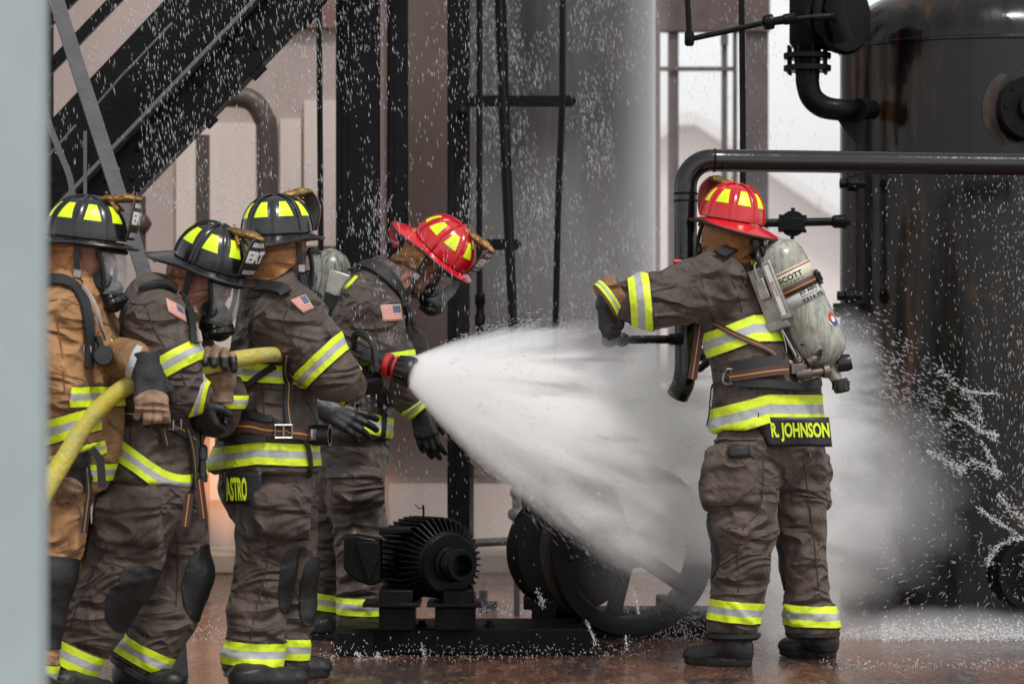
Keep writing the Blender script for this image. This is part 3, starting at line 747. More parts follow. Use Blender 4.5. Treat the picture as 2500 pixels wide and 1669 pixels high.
# ------------------------------------------------------------------ a firefighter
def seams(cl, parent, runs, m=None, w=.0045):
    for r_ in runs: cl.strap('seam', m or SEAM, parent, r_, w, off=.0012, t=.0016)
def pocket(cl, parent, q, m, fl=.30, off=.012):
    """patch pocket with a flap, four corner pixels"""
    cl.quad('cargo_pocket', m, parent, q, 10, 8, off=off, solid=-(off + .004)); l = lambda a, b, t: (a[0] + (b[0] - a[0]) * t, a[1] + (b[1] - a[1]) * t)
    cl.quad('pocket_flap', m, parent, [q[0], q[1], l(q[1], q[2], fl), l(q[0], q[3], fl)], 10, 4, off=off + .006, solid=-.006)
class Person:
    def __init__(s, d0, yaw, ground_px, label, group='firefighters in turnout gear'):
        s.d0 = d0; s.sc = d0 / F; s.yaw = yaw; a = math.radians(yaw); s.f = Vector((math.cos(a), math.sin(a), 0)); s.l = Vector((-math.sin(a), math.cos(a), 0))
        s.body_f = Field(); s.label = label; s.group = group; base = P(ground_px[0], 900, d0); s.base = (base.x, base.y, 0.0)
    def p(s, x, y, dy=0.0): return P(x, y, s.d0 + dy)
    def torso(s, pts, kt=1.32):
        """(x, y, dy, half width in px) from the neck to the hem"""
        k = math.sqrt(s.l.x ** 2 + (s.f.x / kt) ** 2)
        return [(s.p(x, y, dy), hw * s.sc / k) for (x, y, dy, hw) in pts], kt
    def limb(s, pts): return [(s.p(x, y, dy), r * s.sc) for (x, y, dy, r) in pts]
    def build_body(s, hf, torso, arms, legs):
        f = Field(); T, kt = s.torso(torso)
        f.chain([(p, r * 0.74) for p, r in T], 0.04, thin=s.f, kt=kt)
        nk = T[0][0] + Vector((0, 0, 0.02)); head_body(f, hf); f.cone(hf(-0.012, 0, -0.09), nk, 0.055, 0.062, 0.03)
        for a in arms:
            q = s.limb(a); q[-1] = (q[-2][0].lerp(q[-1][0], 0.6), q[-1][1] * .8); f.chain([(p, r * 0.58) for p, r in q], 0.02, k0=0.03)
        for g in legs:
            q = s.limb(g); q[-1] = (q[-2][0].lerp(q[-1][0], 0.55), q[-1][1]); f.chain([(p, r * 0.62) for p, r in q], 0.02, k0=0.03)
        V, Fc = f.mesh(0.009, 0.02); V = smooth_mesh(V, Fc, 1)
        o = mk('person', V, Fc, SKIN, None, org=s.base, label=s.label, cat='person', group=s.group); s.o = o
        for sd in (-1, 1): e = MB(); e.lathe(hf(0.078, sd * 0.034, -0.032), hf.x, [(-0.012, 0.0), (-0.009, 0.008), (0, 0.0115), (0.009, 0.008), (0.0115, 0.0)], 14); e.out('eye', WHT, o)
        return o
    def coat(s, torso, arms, m, seed, collar=None, A=0.013, extra=None, h=0.0075):
        f = Field(); T, kt = s.torso(torso); f.chain(T, 0.045, thin=s.f, kt=kt, flat_end=1, wr=0.9)
        for a in arms: f.chain(s.limb(a), 0.03, k0=0.05, flat_end=1, wr=1.25)
        if collar: f.cone(s.p(*collar[0][:3]), s.p(*collar[1][:3]), collar[0][3] * s.sc, collar[1][3] * s.sc, 0.02, flat=(1, 0), wr=0.3)
        if extra: extra(f)
        c = Cloth(f, h, A, seed); s.ct = c.out('coat', m, s.o); s.c = c; return c
    def trousers(s, hips, legs, m, seed, A=0.014, extra=None, kt=1.25, h=0.0075):
        f = Field(); T, k_ = s.torso(hips, kt); f.chain(T, 0.05, thin=s.f, kt=k_, wr=0.6)
        for g in legs: f.chain(s.limb(g), 0.02, k0=0.025, flat_end=1, wr=1.2)
        if extra: extra(f)
        c = Cloth(f, h, A, seed); s.to = c.out('trousers', m, s.o); s.t = c; return c
    def ax(s, a, b): return (s.p(*b) - s.p(*a))
    def bandp(s, c, which, a, b, w_px, R=0.2, **kw):
        """band square to the direction a->b (photo pixels) at c"""
        par = s.ct if which is s.c else s.to
        return which.band(par, s.p(*c), s.ax(a, b), w_px * s.sc, R, **kw)
    def pad(s, c, ax, r, off=0.0045, cloth=None, nrm=None, m=None, name='knee_pad'):
        """leather patch inside an ellipsoid: ax three axes, r radii (m)"""
        cl = cloth or s.t; c = np.array(c); A = np.array([np.array(Vector(a).normalized()) for a in ax]); r = np.array(r)
        conds = [lambda v, n: 1 - ((np.abs((v - c) @ A.T) / (r * np.array([.95, .95, .92]))) ** np.array([4.0, 4.0, 3.0])).sum(1)]
        if nrm is not None: nn = np.array(Vector(nrm).normalized()); conds.append(lambda v, n: n @ nn + 0.25)
        return cl.cut(name, m or BLKF, s.to if cl is s.t else s.ct, conds, off=off, solid=-0.006)
# ================================================================== firefighter at the right: red helmet, back to the camera, left arm out
def firefighter_right():
    s = Person(11.72, 143, (1840, 0), 'red helmeted firefighter seen from behind, left arm out, grey air bottle on the back')
    hf = Fr(s.p(1786, 538), 122, -7, 7)
    torso = [(1787, 698, 0, 86), (1812, 765, 0, 106), (1852, 880, 0, 116), (1872, 945, 0, 128), (1877, 1040, 0, 142)]
    larm = [(1740, 694, -.15, 78), (1660, 722, -.19, 68), (1585, 738, -.24, 63), (1500, 733, -.24, 44)]
    rarm = [(1850, 700, .17, 66), (1800, 810, .33, 58), (1760, 850, .36, 46)]
    hips = [(1868, 1000, 0, 118), (1878, 1062, 0, 126)]
    lleg = [(1826, 1110, -.10, 88), (1812, 1290, -.13, 78), (1806, 1400, -.13, 68), (1790, 1542, -.12, 60)]
    rleg = [(1938, 1110, .12, 84), (1955, 1290, .14, 64), (1966, 1400, .14, 60), (1984, 1540, .15, 64)]
    o = s.build_body(hf, torso[:-1] + [(1877, 1030, 0, 120)], [larm, rarm], [lleg, rleg])
    cam_dir = Vector((0.0, -1, 0))
    # coat
    c = s.coat(torso, [larm, rarm], BROWN, 3.3, collar=((1784, 606, 0.02, 56), (1788, 665, 0.0, 74)))
    s.bandp((1562, 737, -.24), c, (1640, 727, 0), (1500, 740, 0), 54, R=.16)
    s.bandp((1487, 733, -.24), c, (1560, 738, 0), (1490, 733, 0), 26, R=.12)
    hemb = lambda v: -0.16 * np.maximum(0, -(v[:, 0] + 0.03)) ** 1.0 * 0.9
    c.band(s.ct, s.p(1877, 996), (0.02, 0, 1), 76 * s.sc, R=.36, bow=lambda v: np.maximum(0, -(v[:, 0] + 0.02)) * 0.30)
    c.cut('reflective_band', BAND, s.ct, [lambda v, n: .5 + ((v - np.array(s.p(1850, 803))) @ np.array([-.02, 0, 1]) + np.maximum(0, -v[:, 0] + s.p(1850, 0).x - .03) * 0.35) / (70 * s.sc), lambda v, n: .5 - ((v - np.array(s.p(1850, 803))) @ np.array([-.02, 0, 1]) + np.maximum(0, -v[:, 0] + s.p(1850, 0).x - .03) * 0.35) / (70 * s.sc), lambda v, n: (v[:, 0] - s.p(1713, 0).x - np.clip((s.p(0, 815).z - v[:, 2]) * -1, -.02, .2) * 0.9)],
          uvf=lambda v: np.stack([v[:, 0], .5 + ((v - np.array(s.p(1850, 803))) @ np.array([-.02, 0, 1]) + np.maximum(0, -v[:, 0] + s.p(1850, 0).x - .03) * 0.35) / (70 * s.sc)], 1), off=.0045, solid=-.003, R=.34, c=s.p(1850, 803))
    c.quad('shoulder_trim', YELR, s.ct, [(1828, 628), (1834, 627), (1842, 646), (1834, 648)], 3, 3); c.quad('shoulder_trim', YELR, s.ct, [(1838, 631), (1845, 633), (1846, 648), (1842, 650)], 3, 3)
    # cuff gauntlet and drooping glove
    f = Field(); A_ = s.p(1512, 712, -.24); B_ = s.p(1474, 738, -.25); ca = (B_ - A_).normalized(); f.cone(A_, B_, 50 * s.sc, 46 * s.sc, flat=(1, 1)); cu = Cloth(f, .006, .006, 2.0); co_ = cu.out('cuff', TANC, s.o)
    cu.cut('reflective_band', BAND, co_, [lambda v, n: (v - np.array(B_)) @ np.array(ca) + .036, lambda v, n: -.006 - (v - np.array(B_)) @ np.array(ca)], uvf=lambda v: np.stack([v[:, 1], ((v - np.array(B_)) @ np.array(ca) + .036) / .030], 1), off=.004, solid=-.003)
    f = Field(); f.cone(s.p(1488, 742, -.25), s.p(1508, 792, -.25), 34 * s.sc, 17 * s.sc, .02, thin=(0, 1, 0), kt=1.3); Cloth(f, .006, .005, 4.0).out('gauntlet', BLKF, s.o)
    glove(s.o, s.p(1478, 752, -.24), (0.05, 0.10, -1), (-0.8, -0.6, 0), curl=(30, 70, 60), thumb=(0.8, 0.5, -.3), thumb_side=-1, s=0.82)
    glove(s.o, s.p(1752, 858, .37), (-1, 0.2, -.2), (0, -0.3, 1), curl=(40, 50, 30), s=1.0)
    # trousers
    def ex(f):
        a = (Vector((1, -.35, 0)).normalized(), Vector((.35, 1, 0)).normalized(), Vector((0, 0, 1)))
        f.box(s.p(1772, 1165, -.20), .088, .035, .125, a, .03, .02, 1.0); f.box(s.p(2003, 1175, .20), .028, .08, .11, a, .03, .02, 1.0)
    t = s.trousers(hips, [lleg, rleg], BROWN, 8.1, extra=ex)
    s.bandp((1798, 1490, -.13), t, (1806, 1400, 0), (1794, 1540, 0), 56, R=.13); s.bandp((1980, 1500, .15), t, (1990, 1400, .0), (1984, 1540, 0), 56, R=.13, bow=None)
    fd = s.f
    s.pad(s.p(1760, 1330, -.10), (s.f, s.l, (0, 0, 1)), (.07, .10, .14)); s.pad(s.p(1905, 1360, .18), (s.f, s.l, (0, 0, 1)), (.07, .10, .14))
    pocket(t, s.to, [(1728, 1082), (1846, 1072), (1852, 1232), (1712, 1236)], BROWN, fl=.02)
    seams(t, s.to, [[(1862, 1080), (1858, 1240), (1806, 1300), (1803, 1440)], [(1960, 1120), (1985, 1300), (1998, 1440)], [(1735, 1285), (1800, 1290)], [(1735, 1360), (1800, 1345)], [(1905, 1300), (2000, 1330)]]); seams(c, s.ct, [[(1688, 640), (1710, 680), (1728, 740), (1745, 790)], [(1745, 625), (1790, 690), (1812, 760)], [(1720, 676), (1640, 700), (1590, 712)], [(1850, 950), (1852, 1035)], [(1838, 770), (1840, 835)]])
    t.quad('hook_tape', WEB, s.to, [(1778, 1094), (1826, 1090), (1828, 1112), (1782, 1118)], 5, 4, off=.020)
    for (x, y, dy, r) in ((1790, 1548, -.12, 65), (1984, 1545, .15, 66)): m_ = MB(); m_.lathe(s.p(x, y + 12, dy), (0, 0, 1), [(0, .088 * r / 62), (.012, .101 * r / 62), (.026, .101 * r / 62), (.03, .08)], 28); m_.out('trouser_cuff', BLKF, s.to)
    # pocket flap and stitching cords
    # boots
    g1 = 11.58; g2 = 11.90
    boot(s.o, s.p(1788, 1545, -.12), P(1832, HZ + CH * F / g1, g1), P(1676, HZ + CH * F / (g1 + .11), g1 + .11))
    boot(s.o, s.p(1984, 1545, .15), P(2034, HZ + CH * F / g2, g2), P(1912, HZ + CH * F / (g2 + .17), g2 + .17))
    # name tail
    ql = [(1832, 1020), (2020, 1024), (2030, 1086), (1862, 1088)]
    V = []; Fc = []; nu, nv = 20, 8
    def tail(u, v, o=0.0):
        x = 1832 + u * 192 + (14 * (1 - v) * (1 - u) ** 3 if v < 1 else 0) + 8 * (1 - v) * u; y = 1018 + (1 - v) * 72; x += (1 - v) ** 2 * 26 * max(0, 1 - u * 5)
        a = (u - .5) * 1.6; return s.p(x, y, -.245 + .07 * abs(a) ** 2.2 - .012 * math.sin(u * 9) * (1 - v) - o)
    for j in range(nv + 1):
        for i in range(nu + 1): V.append(tail(i / nu, 1 - j / nv))
    for j in range(nv):
        for i in range(nu): a = j * (nu + 1) + i; Fc.append((a, a + nu + 1, a + nu + 2, a + 1))
    nt_ = mk('name_tail', V, Fc, BLKF, s.o, solid=-.005)
    text_on('name_lettering', 'R. JOHNSON', YELT, nt_, (.245, .17, .985, .82), lambda u, v: tail(u, v, .009), .035)
    # helmet, hood
    helmet(s.o, hf, REDH, mat('dark_red_leather', (.16, .012, .018), .4), txt=True)
    hood(s.o, hf, s.p(1790, 640), .095, flap_z=-.17); chinstrap_h = None
    mask(s.o, hf, 1)
    # breathing apparatus
    ba = MB(); fr = Fr(s.p(1925, 810, -.10), 143, 0)
    top = s.p(1893, 612, -.12); bot = s.p(2002, 842, -.12); axd = (bot - top).normalized(); R = 63 * s.sc
    tl = (bot - top).length
    prof = [(-.105, 0.0), (-.103, .018), (-.094, .042), (-.078, .066), (-.055, .086), (-.028, .0975), (0, R)] ; prof = [(a + .06, min(b * R / .0995, R)) for a, b in prof]
    prof += [(tl * k, R) for k in (.2, .5, .8)] + [(tl - .01, R), (tl + .025, R * .96), (tl + .055, R * .8), (tl + .078, R * .52), (tl + .088, R * .30), (tl + .10, R * .26), (tl + .115, R * .26)]
    tm, nt, b = new_mat('scuffed_bottle_wrap'); co = objco(nt); n1 = noise(nt, co, 10, 6, .7, .5); n2 = noise(nt, objco(nt, (60, 60, 7)), 1.0, 5, .7, .4); n3 = noise(nt, co, 55, 4, .6)
    cc = mix(nt, ramp(nt, n2, .38, .66), (.40, .41, .34), (.17, .17, .14)); cc = mix(nt, ramp(nt, n1, .56, .72, 0, .8), cc, (.035, .034, .03)); cc = mix(nt, ramp(nt, n3, .6, .75, 0, .5), cc, (.42, .42, .36))
    nt.links.new(cc, b.inputs['Base Color']); b.inputs['Roughness'].default_value = .3; b.inputs['Coat Weight'].default_value = .35; bump(nt, b, n2, .3, .002)
    bm = MB().lathe(top, axd, prof, 48, hint=(0, -1, 0)); cyl = bm.out('air_bottle', tm, s.o, sharp=60)
    du, uu, ww = frame(axd, (0, -1, 0))   # ww ~ toward camera (0,-1,0); uu sideways
    def on(tpos, ang, off=.0012):         # ang 0 = facing the camera, + to photo right
        side = ww.cross(axd); side = side if side.x > 0 else -side
        return top + axd * tpos + (ww * math.cos(ang) + side * math.sin(ang)) * (R + off)
    def wrap(name, m, t0, t1, a0=-3.14, a1=3.14, off=.0012, tilt=0, par=None, n=40):
        V = [on(t0 + tilt * 0, a0 + (a1 - a0) * i / n, off) for i in range(n + 1)] + [on(t1, a0 + (a1 - a0) * i / n, off) for i in range(n + 1)]
        uv = [(i / n, 0) for i in range(n + 1)] + [(i / n, 1) for i in range(n + 1)]
        return mk(name, V, [(i, i + 1, n + 2 + i, n + 1 + i)[::-1] for i in range(n)], m, par or cyl, uv=uv, solid=.0008)
    px = s.sc * 1.085
    CREAM = mat('cream_label', (.62, .60, .46), .4, var=.15, vs=30); GREY = mat('silver_label', (.50, .51, .50), .35, var=.12, vs=30)
    wrap('bottle_label', CREAM, 48 * px, 86 * px); wrap('label_line', mat('red_line', (.5, .02, .03), .4), 51 * px, 53.5 * px, off=.0022)
    wrap('bottle_label', GREY, 102 * px, 134 * px)
    wrap('bottle_strap', WEBB, 84 * px, 104 * px, off=.004)
    mp = lambda t0, t1, a0, a1: (lambda u, v: on(t1 + (t0 - t1) * v, a0 + (a1 - a0) * u, .0026))
    BLKT = mat('black_lettering', (.01, .01, .01), .5)
    text_on('bottle_lettering', 'SCOTT', BLKT, cyl, (0, 0, 1, 1), mp(60 * px, 73 * px, -.50, .50), .03); text_on('bottle_lettering', 'SAFETY', BLKT, cyl, (0, 0, 1, 1), mp(76 * px, 80.5 * px, -.42, .48), .01, spacing=1.5)
    text_on('bottle_lettering', '30-MIN', BLKT, cyl, (0, 0, 1, 1), mp(105 * px, 113 * px, .02, .85), .03); text_on('bottle_lettering', 'BREATHING AIR', BLKT, cyl, (0, 0, 1, 1), mp(115.5 * px, 118.5 * px, .05, .82), .005); text_on('bottle_lettering', '2216 PSI', BLKT, cyl, (0, 0, 1, 1), mp(122 * px, 131 * px, 0.0, 1.05), .03)
    # round sticker
    def disc(name, m, t, a, r, off, sq=1.0):
        n = 24; V = [on(t, a, off)] + [on(t + r * math.sin(2 * math.pi * i / n), a + r * sq * math.cos(2 * math.pi * i / n) / R, off) for i in range(n)]
        mk(name, V, [(0, 1 + i, 1 + (i + 1) % n) for i in range(n)], m, cyl)
    disc('sticker', WHT, 190 * px, .92, .029, .0015); disc('sticker', mat('sticker_red', (.5, .05, .06), .4), 187 * px, .92, .0235, .0024); disc('sticker', mat('sticker_blue', (.03, .05, .25), .4), 196 * px, .94, .0195, .0030); disc('sticker', WHT, 191 * px, .90, .012, .0038); disc('sticker', mat('sticker_gold', (.6, .35, .05), .4), 188 * px, .80, .006, .0044)
    # buckle
    k = MB(); cb = on(93 * px, 1.15, .012); nb = (cb - (top + axd * 93 * px)).normalized(); k.box(cb, .030, .004, .014, (axd, nb, axd.cross(nb))); k.box(cb + nb * .007, .018, .005, .006, (axd, nb, axd.cross(nb))); k.out('strap_buckle', PLAS, cyl, bevel=.002)
    # valve below the bottle
    e = bot + axd * .115; v = MB(); v.lathe(e - axd * .02, axd, [(0, .024), (.03, .026), (.05, .022), (.07, .022)], 20); v.out('valve_neck', ALU, cyl)
    v = MB(); h0 = s.p(2043, 915, -.13); v.beam(e + axd * .02, h0, .034, .03); v.lathe(s.p(2050, 925, -.13), (0.22, 0, -1), [(0, .029), (.01, .031), (.045, .031), (.052, .026), (.054, 0)], 20)
    for i in range(10): a = i * .628; v.box(s.p(2053, 940, -.13) + Vector((math.cos(a) * .030, math.sin(a) * .030, 0)), .004, .004, .018)
    v.lathe(s.p(2046, 890, -.14), (1, 0, .25), [(0, .030), (.03, .034), (.05, .030), (.052, 0)], 14); v.out('hand_wheel', PLAS, cyl, bevel=.002)
    # frame, plate box and hoses of the apparatus
    bx = MB(); A1 = s.p(1868, 637, -.21); A2 = s.p(1922, 778, -.21); bd = (A2 - A1).normalized(); nn = Vector((-.35, -1, 0)).normalized(); nn = (nn - bd * nn.dot(bd)).normalized(); sd = bd.cross(nn)
    bx.box((A1 + A2) / 2 + sd * 0, (A2 - A1).length / 2, .021, .020, (bd, sd, nn)); box = bx.out('electronics_box', ALU, s.o, bevel=.005)
    b2 = MB(); c2 = s.p(1878, 730, -.18); b2.box(c2, .125, .042, .008, (bd, sd, nn)); b2.box(s.p(1862, 705, -.20), .04, .02, .018, (bd, sd, nn)); b2.box(s.p(1893, 795, -.18), .018, .05, .012, (bd, sd, nn)); b2.out('back_frame', ALU, box, bevel=.004)
    lb = MB(); fc = (A1 + A2) / 2 + nn * .0215; lb.box(fc, .10, .0085, .0008, (bd, sd, nn)); lo = lb.out('box_label', WHT, box)
    text_on('box_lettering', 'SCOTT', mat('red_lettering', (.45, .03, .04), .5), box, (0, 0, 1, 1), lambda u, v: fc + bd * (-.035 + .06 * u) + sd * ((.5 - v) * .012) * (1 if sd.x < 0 else 1) + nn * .0016, .02)
    for t_ in (-.085, -.03, .03, .085):
        for q in (-1, 1): MB().lathe(fc + bd * t_ + sd * (q * .016), nn, [(0, .003), (.002, .0025), (.003, 0)], 8).out('rivet', STEEL, box)
    ho = MB(); ho.tube([s.p(1842, 585, -.1), s.p(1848, 600, -.17), s.p(1850, 625, -.22), s.p(1853, 650, -.22)], .010, 10, sub=6); ho.tube([s.p(1835, 590, -.15), s.p(1860, 605, -.17), s.p(1868, 632, -.17)], .012, 10, sub=6); ho.lathe(s.p(1846, 598, -.18), (0, 0, 1), [(-.015, .015), (.02, .015)], 12); ho.out('air_hose', RUB, box)
    MB().tube([s.p(1903, 795, -.17), s.p(1948, 878, -.17)], .0075, 10).out('steel_pipe', STEEL, box); tb = MB(); tb.tube([s.p(1846, 640, -.23), s.p(1842, 655, -.23), s.p(1853, 690, -.23)], .004, 8, sub=5); tb.out('steel_pipe', STEEL, box); tb = MB(); tb.tube([s.p(1907, 800, -.18), s.p(1918, 840, -.19), s.p(1919, 865, -.19), s.p(1905, 878, -.17)], .0025, 6, sub=6); tb.out('steel_pipe', STEEL, box)
    t2 = MB(); t2.tube([s.p(1912, 795, -.16), s.p(1935, 840, -.16), s.p(1958, 882, -.18), s.p(1985, 900, -.19)], .0085, 10, sub=6); t2.tube([s.p(1955, 840, -.19), s.p(1975, 845, -.2), s.p(1985, 870, -.2), s.p(1975, 885, -.19)], .004, 8, sub=6); t2.out('black_pipe', RUB, box)
    rg = MB(); rg.lathe(s.p(1947, 872, -.18), (.4, 0, -1), [(0, .018), (.02, .018), (.022, .014), (.06, .014), (.062, .02), (.09, .02)], 16); rg.lathe(s.p(1962, 912, -.19), (1, 0, .12), [(-.03, .02), (0, .024), (.03, .024), (.032, .015), (.075, .015), (.077, .026), (.10, .026)], 18); rg.lathe(s.p(1972, 885, -.2), (1, 0, .6), [(0, .02), (.03, .02), (.034, .013), (.05, .013)], 14); rg.box(s.p(1950, 900, -.18), .03, .02, .02)
    rg.out('pressure_reducer', mat('dull_brown_metal', (.20, .16, .14), .35, .7), box, bevel=.003)
    rn = MB(); rn.lathe(s.p(2003, 905, -.18), (1, 0, -.1), [(0, .022), (.014, .026), (.03, .026), (.032, .018), (.04, .018)], 18); rn.lathe(s.p(1995, 870, -.2), (.5, 0, 1), [(0, .014), (.03, .017), (.035, 0)], 14); rn.out('coupling_nut', PLAS, box)
    bp = MB(); q = [s.p(1905, 878, -.16), s.p(1925, 930, -.165), s.p(1945, 936, -.165), s.p(2010, 918, -.165), s.p(2006, 905, -.165), s.p(1960, 925, -.165), s.p(1935, 880, -.165)]
    n = len(q); bp.add([Vector(a) for a in q] + [Vector(a) + Vector((0, .006, 0)) for a in q], [tuple(range(n)), tuple(range(2 * n - 1, n - 1, -1))] + [(i, (i + 1) % n, n + (i + 1) % n, n + i)[::-1] for i in range(n)]); bp.out('lumbar_plate', ALU, box, bevel=.002)
    # straps
    c.strap('shoulder_strap', WEB, s.ct, [(1752, 632), (1782, 618), (1815, 614), (1852, 632)], .052, off=.016, t=.010)
    c.strap('waist_pad', BLKF, s.ct, [(1800, 902), (1850, 892), (1905, 886)], .055, off=.014, t=.014); c.strap('waist_pad', BLKF, s.ct, [(1800, 935), (1880, 938), (1960, 942), (2010, 928)], .030, off=.014, t=.012)
    c.strap('waist_belt', WEBB, s.ct, [(1790, 922), (1830, 916), (1880, 908), (1915, 906)], .037, off=.030, t=.004)
    c.strap('side_strap', WEBB, s.ct, [(1745, 785), (1790, 815), (1840, 838), (1875, 855), (1900, 878)], .022, off=.012)
    c.strap('hem_cord', WEB, s.ct, [(1772, 930), (1740, 945), (1726, 985), (1733, 1040)], .012, off=.012)
    bk = MB(); bp_ = [Vector(x) for x in (s.p(1768, 912, -.18), s.p(1776, 902, -.2), s.p(1800, 899, -.2), s.p(1800, 936, -.2), s.p(1774, 938, -.2), s.p(1765, 930, -.18))]; bk.tube(bp_ + [bp_[0]], .005, 8); bk.tube([s.p(1785, 899, -.2), s.p(1785, 938, -.2)], .004, 8); bk.out('belt_buckle', STEEL, s.ct)
    # hanging strap in front of the chest
    hs = MB(); hs.ribbon([s.p(1710, 790, -.10), s.p(1700, 860, -.12), s.p(1690, 925, -.12)], Vector((-.2, -1, 0)), .036, .003); uvs = [(0, y) for _ in range(3) for y in (0, 1, 1, 0)]; hs.out('hanging_strap', WEBB, s.ct, uv=uvs)
    rb = MB(); rb.lathe(s.p(1652, 640, .05), (-1, 0, 0), [(-.02, .012), (.01, .014), (.014, 0)], 12); rb.out('strap_button', mat('red_plastic', (.5, .02, .01), .35), s.ct)
    return s
# ================================================================== nozzle man: black helmet, third from the left
def common_straps(s, c, pts_belt, w=.04, m=None, buckle=None):
    c.strap('waist_belt', m or WEBB, s.ct, pts_belt, w, off=.018, t=.004)
    if buckle:
        x, y = buckle; p, n = c.hit(x, y); p = p + n * .03; r = n.cross(Vector((0, 0, 1))).normalized(); u = Vector((0, 0, 1))
        k = MB(); q = [p - r * .03 + u * .022, p + r * .03 + u * .022, p + r * .03 - u * .022, p - r * .03 - u * .022]; k.tube(q + [q[0]], .0045, 8); k.tube([p + u * .026, p - u * .026], .004, 8); k.out('belt_buckle', STEEL, s.ct)
def cuff_ring(s, leg_end, prev, r, m=None):
    a = s.p(*leg_end); d = (a - s.p(*prev)).normalized(); k = MB(); k.lathe(a - d * .008, d, [(0, r * .95), (.008, r * 1.06), (.024, r * 1.06), (.03, r * .9)], 28); k.out('trouser_cuff', m or BLKF, s.to)
def bottle(s, top, bot, R, nmat=None):
    tm, nt, b = new_mat('worn_bottle_wrap'); n2 = noise(nt, objco(nt, (60, 60, 9)), 1.0, 5, .7, .8); n1 = noise(nt, objco(nt), 14, 6, .7, .5)
    cc = mix(nt, ramp(nt, n2, .38, .6), (.26, .27, .22), (.07, .07, .06)); cc = mix(nt, ramp(nt, n1, .55, .72, 0, .7), cc, (.03, .03, .027)); nt.links.new(cc, b.inputs['Base Color']); b.inputs['Roughness'].default_value = .3
    ax = (Vector(bot) - Vector(top)); L = ax.length; ax.normalize()
    MB().lathe(top, ax, [(0, 0), (.003, .02), (.015, R * .5), (.035, R * .78), (.065, R * .96), (.09, R), (L - .07, R), (L - .03, R * .9), (L, R * .4), (L + .04, R * .28)], 36).out('air_bottle', tm, s.o, sharp=60)
def firefighter_nozzle():
    s = Person(10.90, 22, (640, 0), 'firefighter aiming the nozzle, black helmet, tallest of the hose line')
    hf = Fr(s.p(678, 572), 50, -3, -2)
    torso = [(668, 742, 0, 84), (672, 850, 0, 102), (660, 985, 0, 112), (650, 1060, 0, 124), (648, 1148, 0, 131)]
    rarm = [(708, 778, -.17, 88), (765, 853, -.22, 73), (816, 915, -.22, 57), (862, 945, -.12, 40)]
    larm = [(735, 800, .18, 66), (800, 880, .24, 52), (862, 905, .14, 40)]
    hips = [(650, 1120, 0, 112), (655, 1175, 0, 118)]
    rleg = [(662, 1225, -.10, 90), (648, 1385, -.12, 74), (625, 1490, -.12, 70), (616, 1640, -.12, 68)]
    lleg = [(692, 1225, .14, 80), (716, 1385, .16, 56), (715, 1480, .18, 46), (704, 1622, .18, 50)]
    s.build_body(hf, torso[:-1] + [(650, 1130, 0, 110)], [rarm, larm], [rleg, lleg])
    c = s.coat(torso, [rarm, larm], BROWN, 5.7, collar=((668, 640, .02, 62), (672, 712, 0, 84)))
    s.bandp((788, 880, -.22), c, (775, 855), (838, 922), 48, R=.135)
    s.bandp((846, 940, -.16), c, (816, 918), (866, 944), 34, R=.085)
    c.band(s.ct, s.p(648, 1108), (-.05, 0, 1), 58 * s.sc, R=.34, bow=lambda v: .10 * np.abs(v[:, 0] + .01) - .01)
    c.band(s.ct, s.p(672, 912), (0.06, 0, 1), 50 * s.sc, R=.26, bow=lambda v: 1.0 * np.maximum(0, np.hypot(v[:, 0], v[:, 1]) - .3))
    c.quad('flag_patch', FLAG, s.ct, [(709, 734), (744, 720), (766, 754), (741, 765)], 10, 8)
    glove(s.o, s.p(868, 945, -.10), (1, .35, .15), (-.1, -.6, -.8), curl=(45, 60, 45), thumb=(.5, .7, -.4), thumb_side=-1, s=1.0)
    glove(s.o, s.p(868, 900, .10), (1, -.1, 0), (0, .7, .7), curl=(55, 55, 40), s=.95)
    def ex(f):
        a = (Vector((1, -.05, 0)).normalized(), Vector((.05, 1, 0)).normalized(), Vector((-.05, 0, 1)).normalized())
        f.box(s.p(690, 1255, -.235), .098, .028, .085, a, .03, .03, 1.2)
    t = s.trousers(hips, [rleg, lleg], BROWN, 1.1, extra=ex)
    pocket(t, s.to, [(618, 1200), (750, 1212), (748, 1318), (628, 1300)], BROWN, fl=.4)
    seams(t, s.to, [[(655, 1320), (650, 1390), (622, 1500), (612, 1560)], [(640, 1365), (700, 1385)], [(625, 1430), (680, 1455)]]); seams(c, s.ct, [[(722, 722), (700, 760), (690, 800), (735, 860)], [(700, 735), (640, 722), (600, 730)], [(640, 930), (645, 1010)]])
    s.bandp((620, 1592, -.12), t, (625, 1490), (616, 1640), 62, R=.13); s.bandp((708, 1580, .18), t, (715, 1480), (704, 1622), 56, R=.10)
    s.pad(s.p(715, 1415, -.12), (s.f, s.l, (-.12, 0, 1)), (.075, .13, .125)); s.pad(s.p(755, 1440, .17), (s.f, s.l, (-.03, 0, 1)), (.06, .12, .14))
    cuff_ring(s, (616, 1640, -.12), (625, 1490, -.12), 66 * s.sc); cuff_ring(s, (704, 1622, .18), (715, 1480, .18), 50 * s.sc)
    boot(s.o, s.p(618, 1632, -.12), P(565, HZ + CH * F / 10.66, 10.66), P(745, HZ + CH * F / 10.80, 10.80)); boot(s.o, s.p(704, 1612, .18), P(650, HZ + CH * F / 11.1, 11.1), P(800, HZ + CH * F / 11.2, 11.2))
    helmet(s.o, hf, BLKH, mat('black_leather_shield', (.02, .018, .018), .4)); hood(s.o, hf, s.p(672, 680), .09)
    h = [x for x in s.o.children if x.name.startswith('helmet')][0]; chinstrap(h, Fr(hf.o, 35, 0), -1); mask(s.o, Fr(s.p(688, 582), 30, 6), -1)
